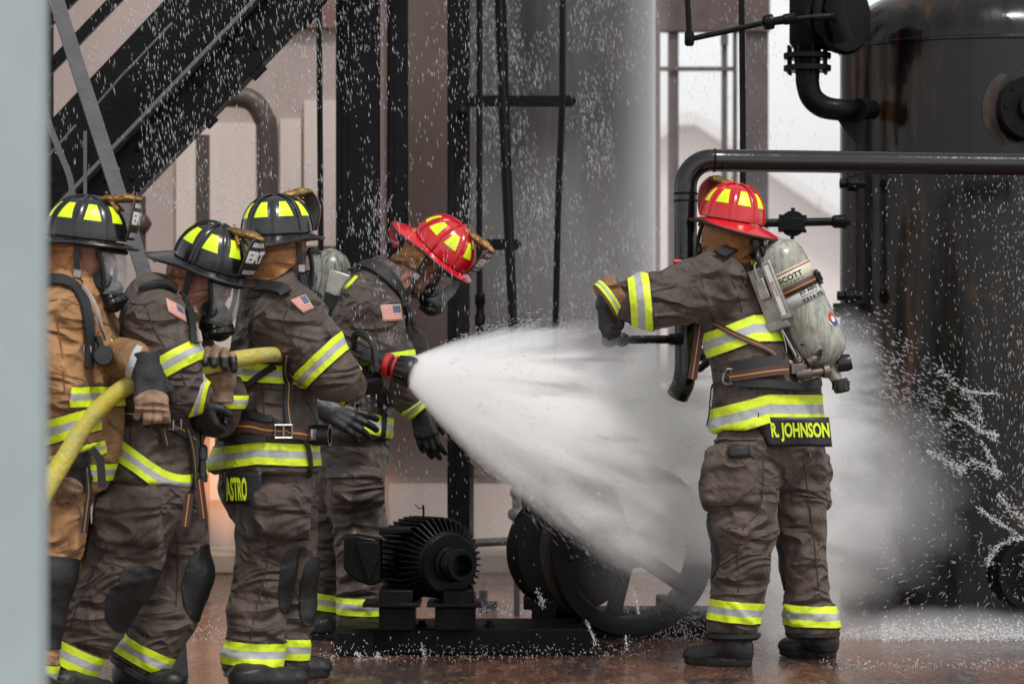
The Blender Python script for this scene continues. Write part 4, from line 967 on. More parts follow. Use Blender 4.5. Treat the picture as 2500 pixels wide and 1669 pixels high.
    c.strap('waist_belt', WEBB, s.ct, [(558, 1040), (600, 1041), (650, 1047), (685, 1050), (720, 1058), (752, 1064)], .040, off=.018, t=.004)
    c.strap('waist_pad', WEB, s.ct, [(545, 1066), (600, 1072), (650, 1068)], .028, off=.012, t=.008); c.strap('waist_pad', WEB, s.ct, [(590, 1010), (630, 1016), (665, 1024)], .026, off=.012, t=.008)
    c.strap('chest_strap', WEBK, s.ct, [(706, 868), (704, 930), (700, 985), (708, 1050)], .030, off=.014, t=.004); c.strap('shoulder_strap', WEB, s.ct, [(676, 888), (630, 925), (590, 960), (566, 990)], .024, off=.012, t=.004)
    c.strap('shoulder_strap', WEB, s.ct, [(625, 700), (655, 706), (690, 712), (700, 722)], .045, off=.012, t=.010)
    c.strap('strap_tail', WEB, s.ct, [(728, 1062), (746, 1090), (752, 1130), (750, 1165)], .018, off=.012, t=.004)
    common_straps(s, c, [(690, 1050), (700, 1050)], .02, buckle=(690, 1050))
    k = MB(); k.lathe(s.p(765, 1062, -.16), Vector((1, -.15, 0)).normalized(), [(0, .038), (.05, .038), (.055, .040), (.06, .040), (.06, .030), (.03, .028), (.03, 0)], 24); k.out('quick_coupling', RUB, s.ct)
    k = MB(); p, n = c.hit(750, 1060); k.box(p + n * .03, .02, .02, .01, (n.cross(Vector((0, 0, 1))), Vector((0, 0, 1)), n)); k.out('seat_belt_buckle', STEEL, s.ct, bevel=.004)
    # name flap
    def tail(u, v, o=0.0): return s.p(546 + 92 * u + 6 * (1 - v) * (1 - u), 1152 + (1 - v) * (78 - 55 * max(0, u - .62) ** 1.0), -.225 - .02 * u - o + .05 * (1 - u) ** 3)
    nu, nv = 14, 8; V = [tail(i / nu, 1 - j / nv) for j in range(nv + 1) for i in range(nu + 1)]; Fc = [(a, a + nu + 1, a + nu + 2, a + 1) for j in range(nv) for i in range(nu) for a in [j * (nu + 1) + i]]
    q = mk('name_tail', V, Fc, BLKF, s.o, solid=-.005); text_on('name_lettering', 'ASTRO', YELT, q, (.02, .10, .60, .84), lambda u, v: tail(u, v, .004), .035)
    bottle(s, s.p(600, 690, .16), s.p(560, 960, .16), .085) if False else None
    return s
# ================================================================== second man on the hose, crouching with his hand over it
def firefighter_second():
    s = Person(10.62, -6, (330, 0), 'stooping firefighter with the tilted black helmet, both gloves on the yellow hose')
    hf = Fr(s.p(512, 642), -30, 21, 0)
    torso = [(382, 775, 0, 84), (372, 860, 0, 98), (386, 1005, 0, 104), (372, 1090, 0, 116), (365, 1172, 0, 124)]
    rarm = [(385, 790, -.16, 82), (418, 880, -.20, 70), (440, 955, -.21, 58), (500, 975, -.16, 40)]
    larm = [(450, 800, .12, 58), (535, 1010, .02, 50), (556, 975, -.03, 44), (550, 925, -.04, 36)]
    hips = [(362, 1130, 0, 106), (372, 1190, 0, 114)]
    rleg = [(335, 1235, -.10, 104), (292, 1400, -.12, 86), (232, 1510, -.12, 78), (168, 1645, -.12, 64)]
    lleg = [(415, 1240, .12, 88), (455, 1385, .14, 66), (410, 1500, .14, 74), (330, 1628, .14, 72)]
    s.build_body(hf, torso[:-1] + [(368, 1160, 0, 104)], [rarm, larm], [rleg, lleg])
    c = s.coat(torso, [rarm, larm], BROWN, 9.2, collar=((425, 700, .02, 58), (395, 760, 0, 80)))
    s.bandp((434, 880, -.20), c, (393, 800), (440, 884), 54, R=.13); s.bandp((488, 972, -.18), c, (440, 960), (500, 975), 32, R=.085); s.bandp((557, 980, -.02), c, (552, 1010), (553, 940), 34, R=.085)
    c.band(s.ct, s.p(368, 1135), (.22, 0, 1), 60 * s.sc, R=.33, bow=lambda v: .04 * np.sin(v[:, 0] * 14))
    c.quad('flag_patch', FLAG, s.ct, [(404, 729), (445, 751), (454, 788), (411, 762)], 10, 8)
    glove(s.o, s.p(541, 938, -.095), (0, -.05, 1), (0, 1, .1), curl=(72, 62, 28), thumb=(.5, .8, -.3), thumb_side=-1, s=1.12, m=TANG, tips=(.046, .098))
    glove(s.o, s.p(486, 985, -.13), (.35, .2, -1), (-.2, -.9, -.3), curl=(50, 70, 50), s=.95)
    def ex(f):
        a = (Vector((1, 0, .12)).normalized(), Vector((0, 1, 0)), Vector((-.12, 0, 1)).normalized()); f.box(s.p(312, 1268, -.235), .115, .030, .092, a, .03, .03, 1.2)
    t = s.trousers(hips, [rleg, lleg], BROWN, 6.6, extra=ex)
    pocket(t, s.to, [(240, 1222), (385, 1208), (382, 1335), (228, 1318)], BROWN, fl=.25)
    seams(t, s.to, [[(262, 1330), (215, 1420), (170, 1530)], [(255, 1370), (310, 1385)], [(215, 1425), (265, 1450)], [(425, 1260), (435, 1370), (430, 1480)]]); seams(c, s.ct, [[(355, 745), (375, 800), (405, 850)], [(318, 740), (345, 745), (380, 735)], [(440, 900), (452, 940)], [(320, 1010), (318, 1100)]])
    s.bandp((190, 1602, -.12), t, (232, 1510), (168, 1645), 60, R=.14); s.bandp((352, 1592, .14), t, (400, 1480), (330, 1610), 56, R=.14)
    s.pad(s.p(322, 1455, -.15), (Vector((.8, -.3, -.42)), Vector((.3, 1, 0)), Vector((.45, 0, .89))), (.10, .12, .135)); s.pad(s.p(492, 1420, .15), (Vector((.95, -.3, -.1)), Vector((.3, 1, 0)), Vector((.1, 0, 1))), (.07, .12, .15))
    cuff_ring(s, (168, 1645, -.12), (232, 1510, -.12), 64 * s.sc); cuff_ring(s, (330, 1628, .14), (410, 1500, .14), 72 * s.sc)
    boot(s.o, s.p(165, 1650, -.12), P(110, HZ + CH * F / 10.45, 10.45), P(275, HZ + CH * F / 10.35, 10.35)); boot(s.o, s.p(325, 1628, .14), P(285, HZ + CH * F / 10.78, 10.78), P(446, HZ + CH * F / 10.68, 10.68))
    h = helmet(s.o, hf, BLKH, mat('black_leather_shield', (.02, .018, .018), .4)); hood(s.o, hf, s.p(440, 740), .09, flap_z=-.15); chinstrap(h, hf, -1); mask(s.o, hf, -1)
    c.strap('shoulder_strap', WEB, s.ct, [(345, 712), (375, 704), (405, 702), (425, 712)], .045, off=.010, t=.012)
    c.strap('air_line', mat('pale_hose', (.42, .36, .31), .5), s.ct, [(452, 720), (466, 760), (474, 810), (478, 840)], .012, off=.016, t=.010)
    c.strap('shoulder_strap', WEB, s.ct, [(440, 712), (455, 750), (464, 800), (470, 840)], .036, off=.010, t=.006)
    c.strap('waist_belt', WEBK, s.ct, [(292, 1012), (340, 1014), (400, 1030), (440, 1050), (470, 1075)], .038, off=.014, t=.005)
    c.strap('strap_tail', WEBK, s.ct, [(392, 985), (394, 1030), (402, 1085)], .026, off=.020, t=.004); c.strap('strap_tail', WEBK, s.ct, [(447, 1045), (462, 1100), (466, 1170), (462, 1215)], .024, off=.018, t=.004)
    common_straps(s, c, [(405, 1035), (412, 1037)], .02, buckle=(412, 1030))
    MB().ribbon([s.p(462, 1205, -.24), s.p(458, 1240, -.24), s.p(452, 1285, -.24)], Vector((0, -1, 0)), .030).out('hanging_strap', WEBB, s.ct, uv=[(0, y) for _ in range(3) for y in (0, 1, 1, 0)]); MB().ribbon([s.p(486, 1170, -.1), s.p(498, 1265, -.1)], Vector((0, -1, 0)), .030).out('hanging_strap', WEBB, s.ct, uv=[(0, y) for _ in range(2) for y in (0, 1, 1, 0)])
    # gauge hanging at the waist
    g = MB(); g.tube([s.p(497, 1010, -.05), s.p(494, 1060, -.05), s.p(492, 1090, -.05)], .008, 8); g.lathe(s.p(492, 1085, -.05), (0.02, 0, -1), [(0, .014), (.01, .021), (.05, .021), (.055, .015), (.10, .016), (.105, .02), (.13, .018), (.131, 0)], 18); g.out('hanging_gauge', PLAS, s.ct)
    g = MB(); g.box(s.p(523, 1030, .02), .030, .02, .034); g.out('bracket_box', ALU, s.ct, bevel=.004)
    return s
# ================================================================== first man: tan turnout gear at the edge
def firefighter_tan():
    s = Person(10.40, 0, (150, 0), 'firefighter in tan coat and trousers next to the pale post, black helmet')
    hf = Fr(s.p(208, 580), -10, 7, 0)
    torso = [(182, 740, 0, 84), (190, 860, 0, 92), (196, 985, 0, 98), (188, 1080, 0, 100), (176, 1182, 0, 82)]
    rarm = [(148, 790, -.17, 84), (140, 900, -.20, 72), (150, 980, -.21, 60), (196, 1095, -.18, 46)]
    larm = [(225, 800, .15, 62), (262, 905, .10, 50), (305, 875, -.12, 46), (336, 872, -.20, 40)]
    hips = [(168, 1130, 0, 78), (160, 1185, 0, 80)]
    rleg = [(145, 1225, -.08, 66), (132, 1400, -.12, 52), (104, 1510, -.12, 50), (78, 1680, -.12, 48)]
    lleg = [(172, 1225, .12, 56), (165, 1400, .12, 48), (140, 1510, .12, 46), (120, 1670, .12, 44)]
    s.build_body(hf, torso[:-1] + [(178, 1160, 0, 66)], [rarm, larm], [rleg, lleg])
    c = s.coat(torso, [rarm, larm], TANC, 12.4, collar=((185, 668, .02, 66), (184, 730, 0, 84)))
    s.bandp((164, 1042, -.20), c, (150, 980), (180, 1085), 62, R=.12); s.bandp((192, 1108, -.18), c, (160, 1000), (190, 1100), 34, R=.10)
    c.cut('reflective_band', BAND, s.ct, [lambda v, n: .5 + (v[:, 2] - s.p(0, 967).z) / (52 * s.sc), lambda v, n: .5 - (v[:, 2] - s.p(0, 967).z) / (52 * s.sc), lambda v, n: v[:, 0] - s.p(200, 0).x], uvf=lambda v: np.stack([v[:, 0], .5 + (v[:, 2] - s.p(0, 967).z) / (52 * s.sc)], 1), off=.005, solid=-.003, R=.3, c=s.p(220, 967))
    c.band(s.ct, s.p(180, 1150), (0, 0, 1), 46 * s.sc, R=.25)
    s.bandp((288, 880, -.02), c, (262, 905), (305, 875), 40, R=.085)
    c2 = Field(); c2.cone(s.p(290, 858, -.12), s.p(357, 897, -.24), 40 * s.sc, 38 * s.sc, flat=(1, 1)); q = Cloth(c2, .006, .006, 1.0); q.out('cuff', TANC, s.o); q.cut('cuff_label', mat('pale_tape', (.45, .46, .47), .4), s.o, [lambda v, n: .012 - np.abs((v - np.array(s.p(335, 872, -.18))) @ np.array(Vector((.94, 0, -.33))))], off=.003, solid=-.002)
    glove(s.o, s.p(362, 905, -.26), (.12, -.20, -1), (.25, -1, .15), curl=(12, 38, 35), thumb=(.75, .55, -.15), thumb_side=1, s=1.12, panel=TANG)
    glove(s.o, s.p(190, 1118, -.20), (-.35, -.1, -1), (.6, -.75, .3), curl=(40, 60, 45), thumb=(.5, .7, -.4), thumb_side=1, s=1.1, panel=TANG)
    seams(c, s.ct, [[(120, 735), (155, 730), (190, 745)], [(135, 760), (150, 850), (158, 960)]], SEAMT)
    t = s.trousers(hips, [rleg, lleg], TANC, 4.1, extra=lambda f: f.box(s.p(150, 1290, -.16), .06, .03, .08, (Vector((1, 0, 0)), Vector((0, 1, 0)), Vector((0, 0, 1))), .025, .02, 1.0))
    s.bandp((84, 1640, -.12), t, (104, 1510), (78, 1680), 56, R=.12)
    s.pad(s.p(140, 1470, -.16), (Vector((.9, -.4, -.2)), Vector((.4, 1, 0)), Vector((.2, 0, 1))), (.08, .12, .17))
    boot(s.o, s.p(80, 1660, -.12), P(40, HZ + CH * F / 10.2, 10.2), P(190, HZ + CH * F / 10.2, 10.2)); boot(s.o, s.p(120, 1655, .12), P(90, HZ + CH * F / 10.5, 10.5), P(240, HZ + CH * F / 10.5, 10.5))
    h = helmet(s.o, hf, BLKH, mat('black_leather_shield', (.02, .018, .018), .4)); hood(s.o, hf, s.p(185, 700), .095, flap_z=-.20); chinstrap(h, hf, -1); mask(s.o, hf, -1)
    c.strap('shoulder_strap', WEB, s.ct, [(110, 690), (150, 688), (185, 710), (205, 760), (212, 830), (208, 900)], .042, off=.012, t=.008)
    c.strap('air_line', mat('pale_hose', (.42, .36, .31), .5), s.ct, [(195, 715), (215, 750), (228, 790), (240, 830)], .012, off=.022, t=.010)
    k = MB(); k.lathe(s.p(252, 868, -.24), Vector((.3, -1, .1)).normalized(), [(-.03, .02), (-.02, .034), (.0, .036), (.006, .030), (.008, 0)], 24); k.tube([s.p(238, 820, -.22), s.p(246, 845, -.22)], .012, 8); k.out('pressure_gauge', RUB, s.ct)
    k = MB(); k.tube([s.p(205, 845, -.24), s.p(214, 835, -.24), s.p(222, 850, -.24), s.p(216, 880, -.24), s.p(206, 888, -.24), s.p(205, 845, -.24)], .004, 8); k.out('carabiner', STEEL, s.ct)
    k = MB(); k.tube([s.p(282 + 7 * math.cos(a), 1028 + 10 * math.sin(a), -.15) for a in np.linspace(0, 6.28, 15)], .0028, 6); k.out('d_ring', STEEL, s.ct)
    k = MB(); k.ribbon([s.p(222, 1095, -.25), s.p(245, 1120, -.25), s.p(250, 1190, -.25)], Vector((0, -1, 0)), .028, .004); k.out('hanging_strap', WEB, s.ct); MB().ribbon([s.p(212, 1130, -.2), s.p(218, 1200, -.2), s.p(205, 1300, -.2)], Vector((0, -1, 0)), .022, .004).out('hanging_strap', WEBK, s.ct, uv=[(0, y) for _ in range(3) for y in (0, 1, 1, 0)])
    return s
# ================================================================== officer behind the nozzle: red helmet, looking down
def firefighter_officer():
    s = Person(12.75, 8, (850, 0), 'red helmeted firefighter looking down behind the nozzle, water pouring over him')
    hf = Fr(s.p(1078, 612), -22, 42, 0)
    torso = [(900, 755, 0, 78), (880, 840, 0, 92), (868, 960, 0, 84), (866, 1010, 0, 88), (862, 1062, 0, 94)]
    rarm = [(925, 770, -.14, 66), (945, 850, -.18, 58), (955, 900, -.18, 52), (990, 960, -.12, 44), (1025, 1000, -.10, 36)]
    larm = [(960, 780, .16, 50), (1000, 850, .20, 40), (1020, 880, .22, 34)]
    hips = [(858, 1040, 0, 82), (858, 1100, 0, 92)]
    rleg = [(860, 1150, -.08, 78), (885, 1330, -.10, 62), (886, 1420, -.10, 60), (880, 1540, -.10, 58)]
    lleg = [(838, 1150, .10, 72), (812, 1330, .12, 56), (796, 1420, .12, 52), (788, 1530, .12, 50)]
    s.build_body(hf, torso[:-1] + [(862, 1050, 0, 78)], [rarm, larm], [rleg, lleg])
    c = s.coat(torso, [rarm, larm], BROWN2, 15.9, collar=((962, 655, .02, 52), (925, 715, 0, 66)))
    s.bandp((958, 882, -.18), c, (945, 800), (960, 890), 44, R=.12); s.bandp((1018, 992, -.10), c, (990, 960), (1025, 1000), 30, R=.085)
    c.band(s.ct, s.p(866, 1018), (.30, 0, 1), 52 * s.sc, R=.30)
    c.quad('flag_patch', FLAG, s.ct, [(929, 746), (976, 744), (981, 782), (935, 785)], 10, 8)
    c.quad('shoulder_trim', YELR, s.ct, [(868, 674), (875, 676), (846, 708), (841, 702)], 4, 3)
    glove(s.o, s.p(1028, 1008, -.10), (.25, -.1, -1), (-.3, -1, 0), curl=(12, 25, 20), thumb=(.8, .5, -.2), thumb_side=1, s=1.05)
    glove(s.o, s.p(798, 1000, -.32), (1, -.1, -.42), (.1, -1, .3), curl=(12, 28, 22), thumb=(.75, .6, -.1), thumb_side=1, s=1.15, spread=1.8)
    def ex(f): f.box(s.p(880, 1195, -.22), .11, .03, .08, (Vector((1, 0, 0)), Vector((0, 1, 0)), Vector((0, 0, 1))), .03, .03, 1.2)
    t = s.trousers(hips, [rleg, lleg], BROWN2, 2.7, extra=ex)
    pocket(t, s.to, [(800, 1140), (930, 1140), (935, 1225), (805, 1228)], BROWN2, fl=.3)
    seams(c, s.ct, [[(935, 705), (925, 740), (905, 790)], [(915, 790), (930, 860)]])
    s.bandp((882, 1478, -.10), t, (886, 1400), (880, 1540), 46, R=.13); s.bandp((792, 1466, .12), t, (800, 1400), (785, 1500), 46, R=.11)
    boot(s.o, s.p(880, 1520, -.10), P(840, 1572, gd(1572)), P(985, 1572, gd(1572))); boot(s.o, s.p(788, 1515, .12), P(750, 1558, gd(1558)), P(890, 1558, gd(1558)))
    h = helmet(s.o, hf, REDH, mat('dark_red_leather', (.16, .012, .018), .4), tag_red=True); hood(s.o, hf, s.p(965, 695), .08, flap_z=-.16); chinstrap(h, hf, -1); mask(s.o, hf, -1)
    c.strap('shoulder_strap', WEB, s.ct, [(862, 668), (895, 650), (935, 665), (965, 700), (985, 760), (995, 820)], .05, off=.012, t=.012)
    c.strap('side_strap', WEB, s.ct, [(890, 930), (920, 960), (932, 1010), (930, 1070)], .026, off=.014, t=.004)
    bottle(s, s.p(806, 606, .08), s.p(812, 860, .10), 50 * s.sc)
    k = MB(); A = s.p(822, 738, -.03); d1 = Vector((-.20, 0, -1)).normalized(); d2 = Vector((1, 0, -.30)).normalized(); k.box(A, .125, .055, .006, (d1, d2, Vector((0, 1, 0)))); fr = k.out('back_frame', ALU, s.o, bevel=.004)
    k = MB(); k.box(s.p(808, 745, -.06), .05, .035, .02, (d1, d2, Vector((0, 1, 0)))); k.out('frame_latch', PLAS, fr, bevel=.004)
    return s
# ================================================================== SETTING
def ground_mat():
    m, nt, b = new_mat('wet_rusty_concrete'); co = objco(nt)
    n1 = noise(nt, objco(nt, (1.6, .8, 1)), 1.5, 6, .65, .6); n2 = noise(nt, objco(nt, (7, 1.6, 1)), 3.0, 6, .7, .4); n3 = noise(nt, objco(nt, (22, 4, 1)), 3, 4, .6)
    c = mix(nt, ramp(nt, n1, .40, .60), (.26, .098, .048), (.055, .038, .033)); c = mix(nt, ramp(nt, n2, .52, .68, 0, .8), c, (.40, .22, .13)); c = mix(nt, ramp(nt, n3, .56, .72, 0, .6), c, (.03, .022, .02))
    nt.links.new(c, b.inputs['Base Color']); nt.links.new(ramp(nt, n2, .35, .65, .08, .38), b.inputs['Roughness']); b.inputs['Coat Weight'].default_value = .45; b.inputs['Coat Roughness'].default_value = .14
    w = mth(nt, 'ADD', noise(nt, objco(nt, (14, 5, 1)), 3.0, 4, .6, .5), mth(nt, 'MULTIPLY', n3, .5)); bump(nt, b, w, 1.0, .06); return m
gx = [-60, -14, -8, -4, -2, 0, 2, 4, 8, 14, 60]; gy = [-8, 4, 8, 10, 12, 14, 17, 22, 35, 90, 1600]
V = [(x * (1 if y < 100 else 20), y, 0) for y in gy for x in gx]; n = len(gx)
mk('ground', V, [(j * n + i, j * n + i + 1, (j + 1) * n + i + 1, (j + 1) * n + i) for j in range(len(gy) - 1) for i in range(n - 1)], ground_mat(), None, org=(0, 0, 0), kind='structure')
mb = MB(); y0 = gd(1400); mb.box((-6, y0 + .35, .055), 14, .35, .055); mb.out('pavement', mat('pale_wet_kerb', (.42, .34, .26), .5, var=.3, vs=3), None, bevel=.01, kind='structure')

BLK = mat('black_painted_steel', (.006, .006, .0065), .26, var=.4, vs=7, bs=.4, bscale=90, bdist=.004, spec=.13)
BLKG = mat('wet_glossy_black_pipe', (.006, .006, .0065), .13, var=.3, vs=7, bs=.25, bscale=40, bdist=.004, spec=.6)
BLK2 = mat('sooty_black_steel', (.006, .0055, .0055), .5, spec=.15, var=.4, vs=5, bs=.6, bscale=60, bdist=.006)
GRYS = mat('dark_grey_painted_steel', (.115, .115, .122), .5, var=.25, vs=9, bs=.5, bscale=45, bdist=.005)
HAZ1 = mat('haze_pink_cladding', (.45, .36, .33), .7, var=.2, vs=1.2, bs=.1, sx=(1, 1, .35))  # haze over the yard is mixed into this wall colour
HAZ2 = mat('pale_cladding_panel', (.66, .56, .51), .7, var=.10, vs=4, bs=.1, sx=(3, 1, .4))
WSHADE = mat('shaded_wall_tone', (.135, .095, .082), .7, var=.2, vs=3, bs=.1)  # wall colour darkened to paint its shade
PIPEB = mat('brown_primer_pipe', (.075, .052, .045), .5, var=.2)
def thing(name, label, cat, loc, group=None): return empty(name, loc, label=label, cat=cat, group=group)

# --- foreground post
mb = MB(); mb.box(P(22, 900, 5.4) + Vector((0, .04, 1.3)), .058, .04, 2.45); 
post = mb.out('steel_post', mat('pale_grey_paint', (.40, .47, .48), .5, var=.14, vs=5, bs=.1, sx=(1, 1, .5)), None, bevel=.006, label='pale grey blurred post along the left edge of the picture', cat='post')

# --- building behind the yard
D = 17.6
def rect(mb, x0, y0, x1, y1, d, t=.06): a = P(x0, y0, d); b = P(x1, y1, d); return mb.box(((a.x + b.x) / 2, d + t, (a.z + b.z) / 2), abs(b.x - a.x) / 2, t, abs(a.z - b.z) / 2)
bt = thing('training_building', 'hazy pinkish clad building behind the stairs and columns', 'building', (P(500, 0, D).x, D, 0))
rect(MB(), -900, -900, 1612, 1400, D, .1).out('wall', HAZ1, bt)
for (x0, y0, x1, y1) in ((430, 300, 624, 1220), (684, 290, 735, 1220), (742, 245, 822, 600), (40, 330, 330, 420), (950, 1180, 1620, 1392)): rect(MB(), x0, y0, x1, y1, D - .03, .012).out('panel', HAZ2, bt)
rect(MB(), 560, -900, 826, 68, D - .05, .02).out('fascia', mat('reddish_fascia', (.22, .12, .105), .7), bt)
rect(MB(), 940, -900, 1612, 1160, D - .05, .02).out('wall_shade_panel', WSHADE, bt)  # dark sheet painting the shaded stretch of wall behind the columns
# arched pipe and standpipes in front of it
def pipe(name, pts, r, m, lab, cat, sub=6, group=None, extra=None, n=16):
    mb = MB().tube(pts, r, n, sub=sub)
    if extra: extra(mb)
    return mb.out(name, m, None, label=lab, cat=cat, group=group)
d = 16.6; r = 26 * d / F
pipe('arched_pipe', [P(652, 1390, d), P(652, 700, d), P(652, 345, d), P(642, 285, d), P(612, 245, d), P(560, 236, d), P(500, 236, d), P(300, 236, d)], r, PIPEB, 'thick dark brown pipe bending over in an arch behind the stairs', 'pipe')
MB().box(P(495, 700, d), .035, .035, (700 - 330) * d / F).box(P(495, 1100, d), .035, .035, 290 * d / F).out('post', PIPEB, None, label='slim brown post beside the arched pipe', cat='post')
mb = MB().tube([P(344, 480, d), P(346, 900, d), P(348, 1380, d)], 12 * d / F, 12); mb.lathe(P(338, 546, d), (1, 0, 0), [(0, .04), (.02, .055), (.04, .055), (.06, .03), (.075, 0)], 14); mb.out('standpipe', PIPEB, None, label='brown standpipe with a small valve left of the slim post', cat='pipe')
# --- open frame at the right and what lies beyond
fr_ = thing('yard_frame', 'open grey brown steel frame against the white sky', 'frame', (P(1740, 0, 20).x, 20, 0)); HF = mat('greyed_steel', (.13, .11, .105), .6, var=.3, vs=6)
for (x0, x1) in ((1633, 1657), (1765, 1776), (1793, 1800), (1822, 1876)): rect(MB(), x0, -200, x1, 1320, 20, .08).out('column', HF, fr_)
rect(MB(), 1600, 0 - 300, 1880, 76, 20 - .03, .06).out('beam', mat('brown_beam', (.12, .085, .08), .6), fr_); rect(MB(), 1598, 163, 1790, 173, 19.98, .02).out('rail', HF, fr_)
rect(MB(), 1760, 85, 1778, 110, 19.95, .02).out('bracket', HF, fr_)
bw = thing('far_building', 'pale beige building with a sloping roof far beyond the frame', 'building', (P(1800, 0, 60).x, 60, 0)); FB = mat('haze_pale_beige', (.90, .79, .73), .8, var=.1, vs=.3, bs=0); FR = mat('pale_roof', (.88, .87, .86), .8, var=.08, vs=.3, bs=0)  # wall and roof colours lightened toward the sky in place of haze
def poly(pts, d, t): n = len(pts); a = [P(x, y, d) for x, y in pts]; return MB().add(a + [q + Vector((0, t, 0)) for q in a], [tuple(range(n)), tuple(range(2 * n - 1, n - 1, -1))] + [(i, (i + 1) % n, n + (i + 1) % n, n + i)[::-1] for i in range(n)])
poly([(1500, 1010), (1500, 420), (1650, 300), (1700, 300), (2140, 600), (2140, 1010)], 60, 8).out('wall', FB, bw); poly([(1480, 420), (1650, 275), (1705, 275), (2160, 582), (2160, 612), (1700, 305), (1655, 305), (1480, 445)], 59.5, 9).out('roof', FR, bw)

# --- vessel behind the rods
d = 15.9; mb = MB(); c = P(1362, 900, d); R = 238 * d / F; mb.lathe((c.x, d, P(0, 1105, d).z), (0, 0, 1), [(-.22, 0), (-.20, R * .35), (-.12, R * .75), (0, R), (1.2, R), (2.6, R), (4.0, R)], 64)
vm, nt, b = new_mat('wet_grey_shell'); nz = noise(nt, objco(nt, (6, 6, .7)), 2, 5, .65); nt.links.new(mix(nt, ramp(nt, nz, .35, .65), (.060, .054, .052), (.028, .025, .0245)), b.inputs['Base Color']); b.inputs['Roughness'].default_value = .33; b.inputs['Sheen Weight'].default_value = .4; bump(nt, b, noise(nt, objco(nt, (1, 1, .3)), 40, 4), .4, .004)
ves = mb.out('storage_vessel', vm, None, label='tall dark grey cylindrical vessel behind the thin rods, water running down', cat='vessel', sharp=50)
for (a, k_) in ((3.14, .93), (1.15, .9), (-1.0, .45)): MB().cyl(Vector((c.x + math.cos(a) * R * k_, d + math.sin(a) * R * k_, 0)), Vector((c.x + math.cos(a) * R * k_, d + math.sin(a) * R * k_, P(0, 1085, d).z)), .035).out('leg', BLK2, ves)

# --- columns
def hcol(x0, x1, d, y1, label, z0=0.0, grp='black steel columns behind the crew'):
    a = P(x0, 900, d); b = P(x1, 900, d); z1 = 4.6; mb = MB(); cx = (a.x + b.x) / 2; hw = (b.x - a.x) / 2; h = (z1 - z0) / 2
    mb.box((cx, d + .10, z0 + h), .008, .09, h); mb.box((cx, d, z0 + h), hw, .008, h); mb.box((cx, d + .2, z0 + h), hw, .008, h); mb.box((cx - hw * .55, d - .02, z0 + h), .012, .012, h)
    mb.box((cx, d + .1, .012), hw * 1.6, .16, .012) if z0 == 0 else mb.box((cx - .09, d + .1, z0 + .04), .13, .06, .04)
    return mb.out('steel_column', BLK, None, bevel=.003, label=label, cat='column', group=grp)
hcol(820, 924, 14.2, 0, 'widest black steel column, behind the officer'); hcol(945, 993, 14.4, 0, 'narrow black steel column right of the widest one', z0=P(0, 800, 14.4).z); hcol(1092, 1146, 14.9, 0, 'black steel column carrying the two cross bars')
# --- rods, ladder rails, cross bars
d = 14.5
def rod(pts, rpx, lab, name='steel_rod', d=14.5, grp='thin black rods in front of the vessel', ex=None):
    mb = MB().tube([P(x, y, d) for x, y in pts], rpx * d / F, 10)
    if ex: ex(mb)
    return mb.out(name, BLK, None, label=lab, cat='rod', group=grp)
rod([(778, -100), (781, 300), (790, 1480)], 7.5, 'thin rod standing left of the widest column', d=14.0)
rod([(1171, -100), (1170, 600), (1172, 830)], 8, 'straight rod beside the column, with a coupling near its foot', ex=lambda m: (m.lathe(P(1172, 715, d), (0, 0, -1), [(0, .018), (.01, .026), (.05, .026), (.06, .02), (.10, .02), (.11, .027), (.15, .027), (.155, .018)], 12), m.tube([P(1172, 830, d), P(1172, 940, d)], .016, 8)))
rod([(1213, -100), (1232, 400), (1252, 820), (1255, 1000)], 10, 'thicker slanting rod, front one of the leaning pair'); rod([(1228, -100), (1240, 300), (1258, 800)], 6, 'thinner slanting rod, rear one of the leaning pair', d=14.7)
rod([(1374, -100), (1373, 240), (1362, 520), (1356, 820), (1354, 1000)], 8.5, 'slightly bowed rod, rightmost in front of the vessel')
def bar(x0, x1, y, h, lab):
    a = P(x0, y, 14.75); b = P(x1, y, 14.75); hh = h / 2 * 14.75 / F; mb = MB(); t = Vector((0, .015, 0)); q = [a + Vector((0, 0, hh)), b + Vector((-hh, 0, hh)), b, b + Vector((-hh, 0, -hh)), a - Vector((0, 0, hh))]
    mb.add([p - t for p in q] + [p + t for p in q], [(0, 4, 3, 2, 1), (5, 6, 7, 8, 9)] + [(i, (i + 1) % 5, 5 + (i + 1) % 5, 5 + i) for i in range(5)]); mb.lathe(P(x1 - 26, y, 14.73), (0, -1, 0), [(0, .008), (.008, .008), (.009, 0)], 6); mb.out('cross_bar', BLK2, None, label=lab, cat='bar', group='flat cross bars holding the rods', bevel=.002)
bar(1140, 1410, 247, 27, 'upper flat cross bar with a pointed end'); bar(1150, 1275, 597, 27, 'lower flat cross bar beside the red helmet')
MB().lathe(P(1128, 275, 14.6), (0, -1, 0), [(-.03, .018), (0, .022), (.02, .035), (.035, .03), (.05, .01), (.052, 0)], 12).out('knob', BLK2, None, label='round black knob on the column under the upper cross bar', cat='knob')

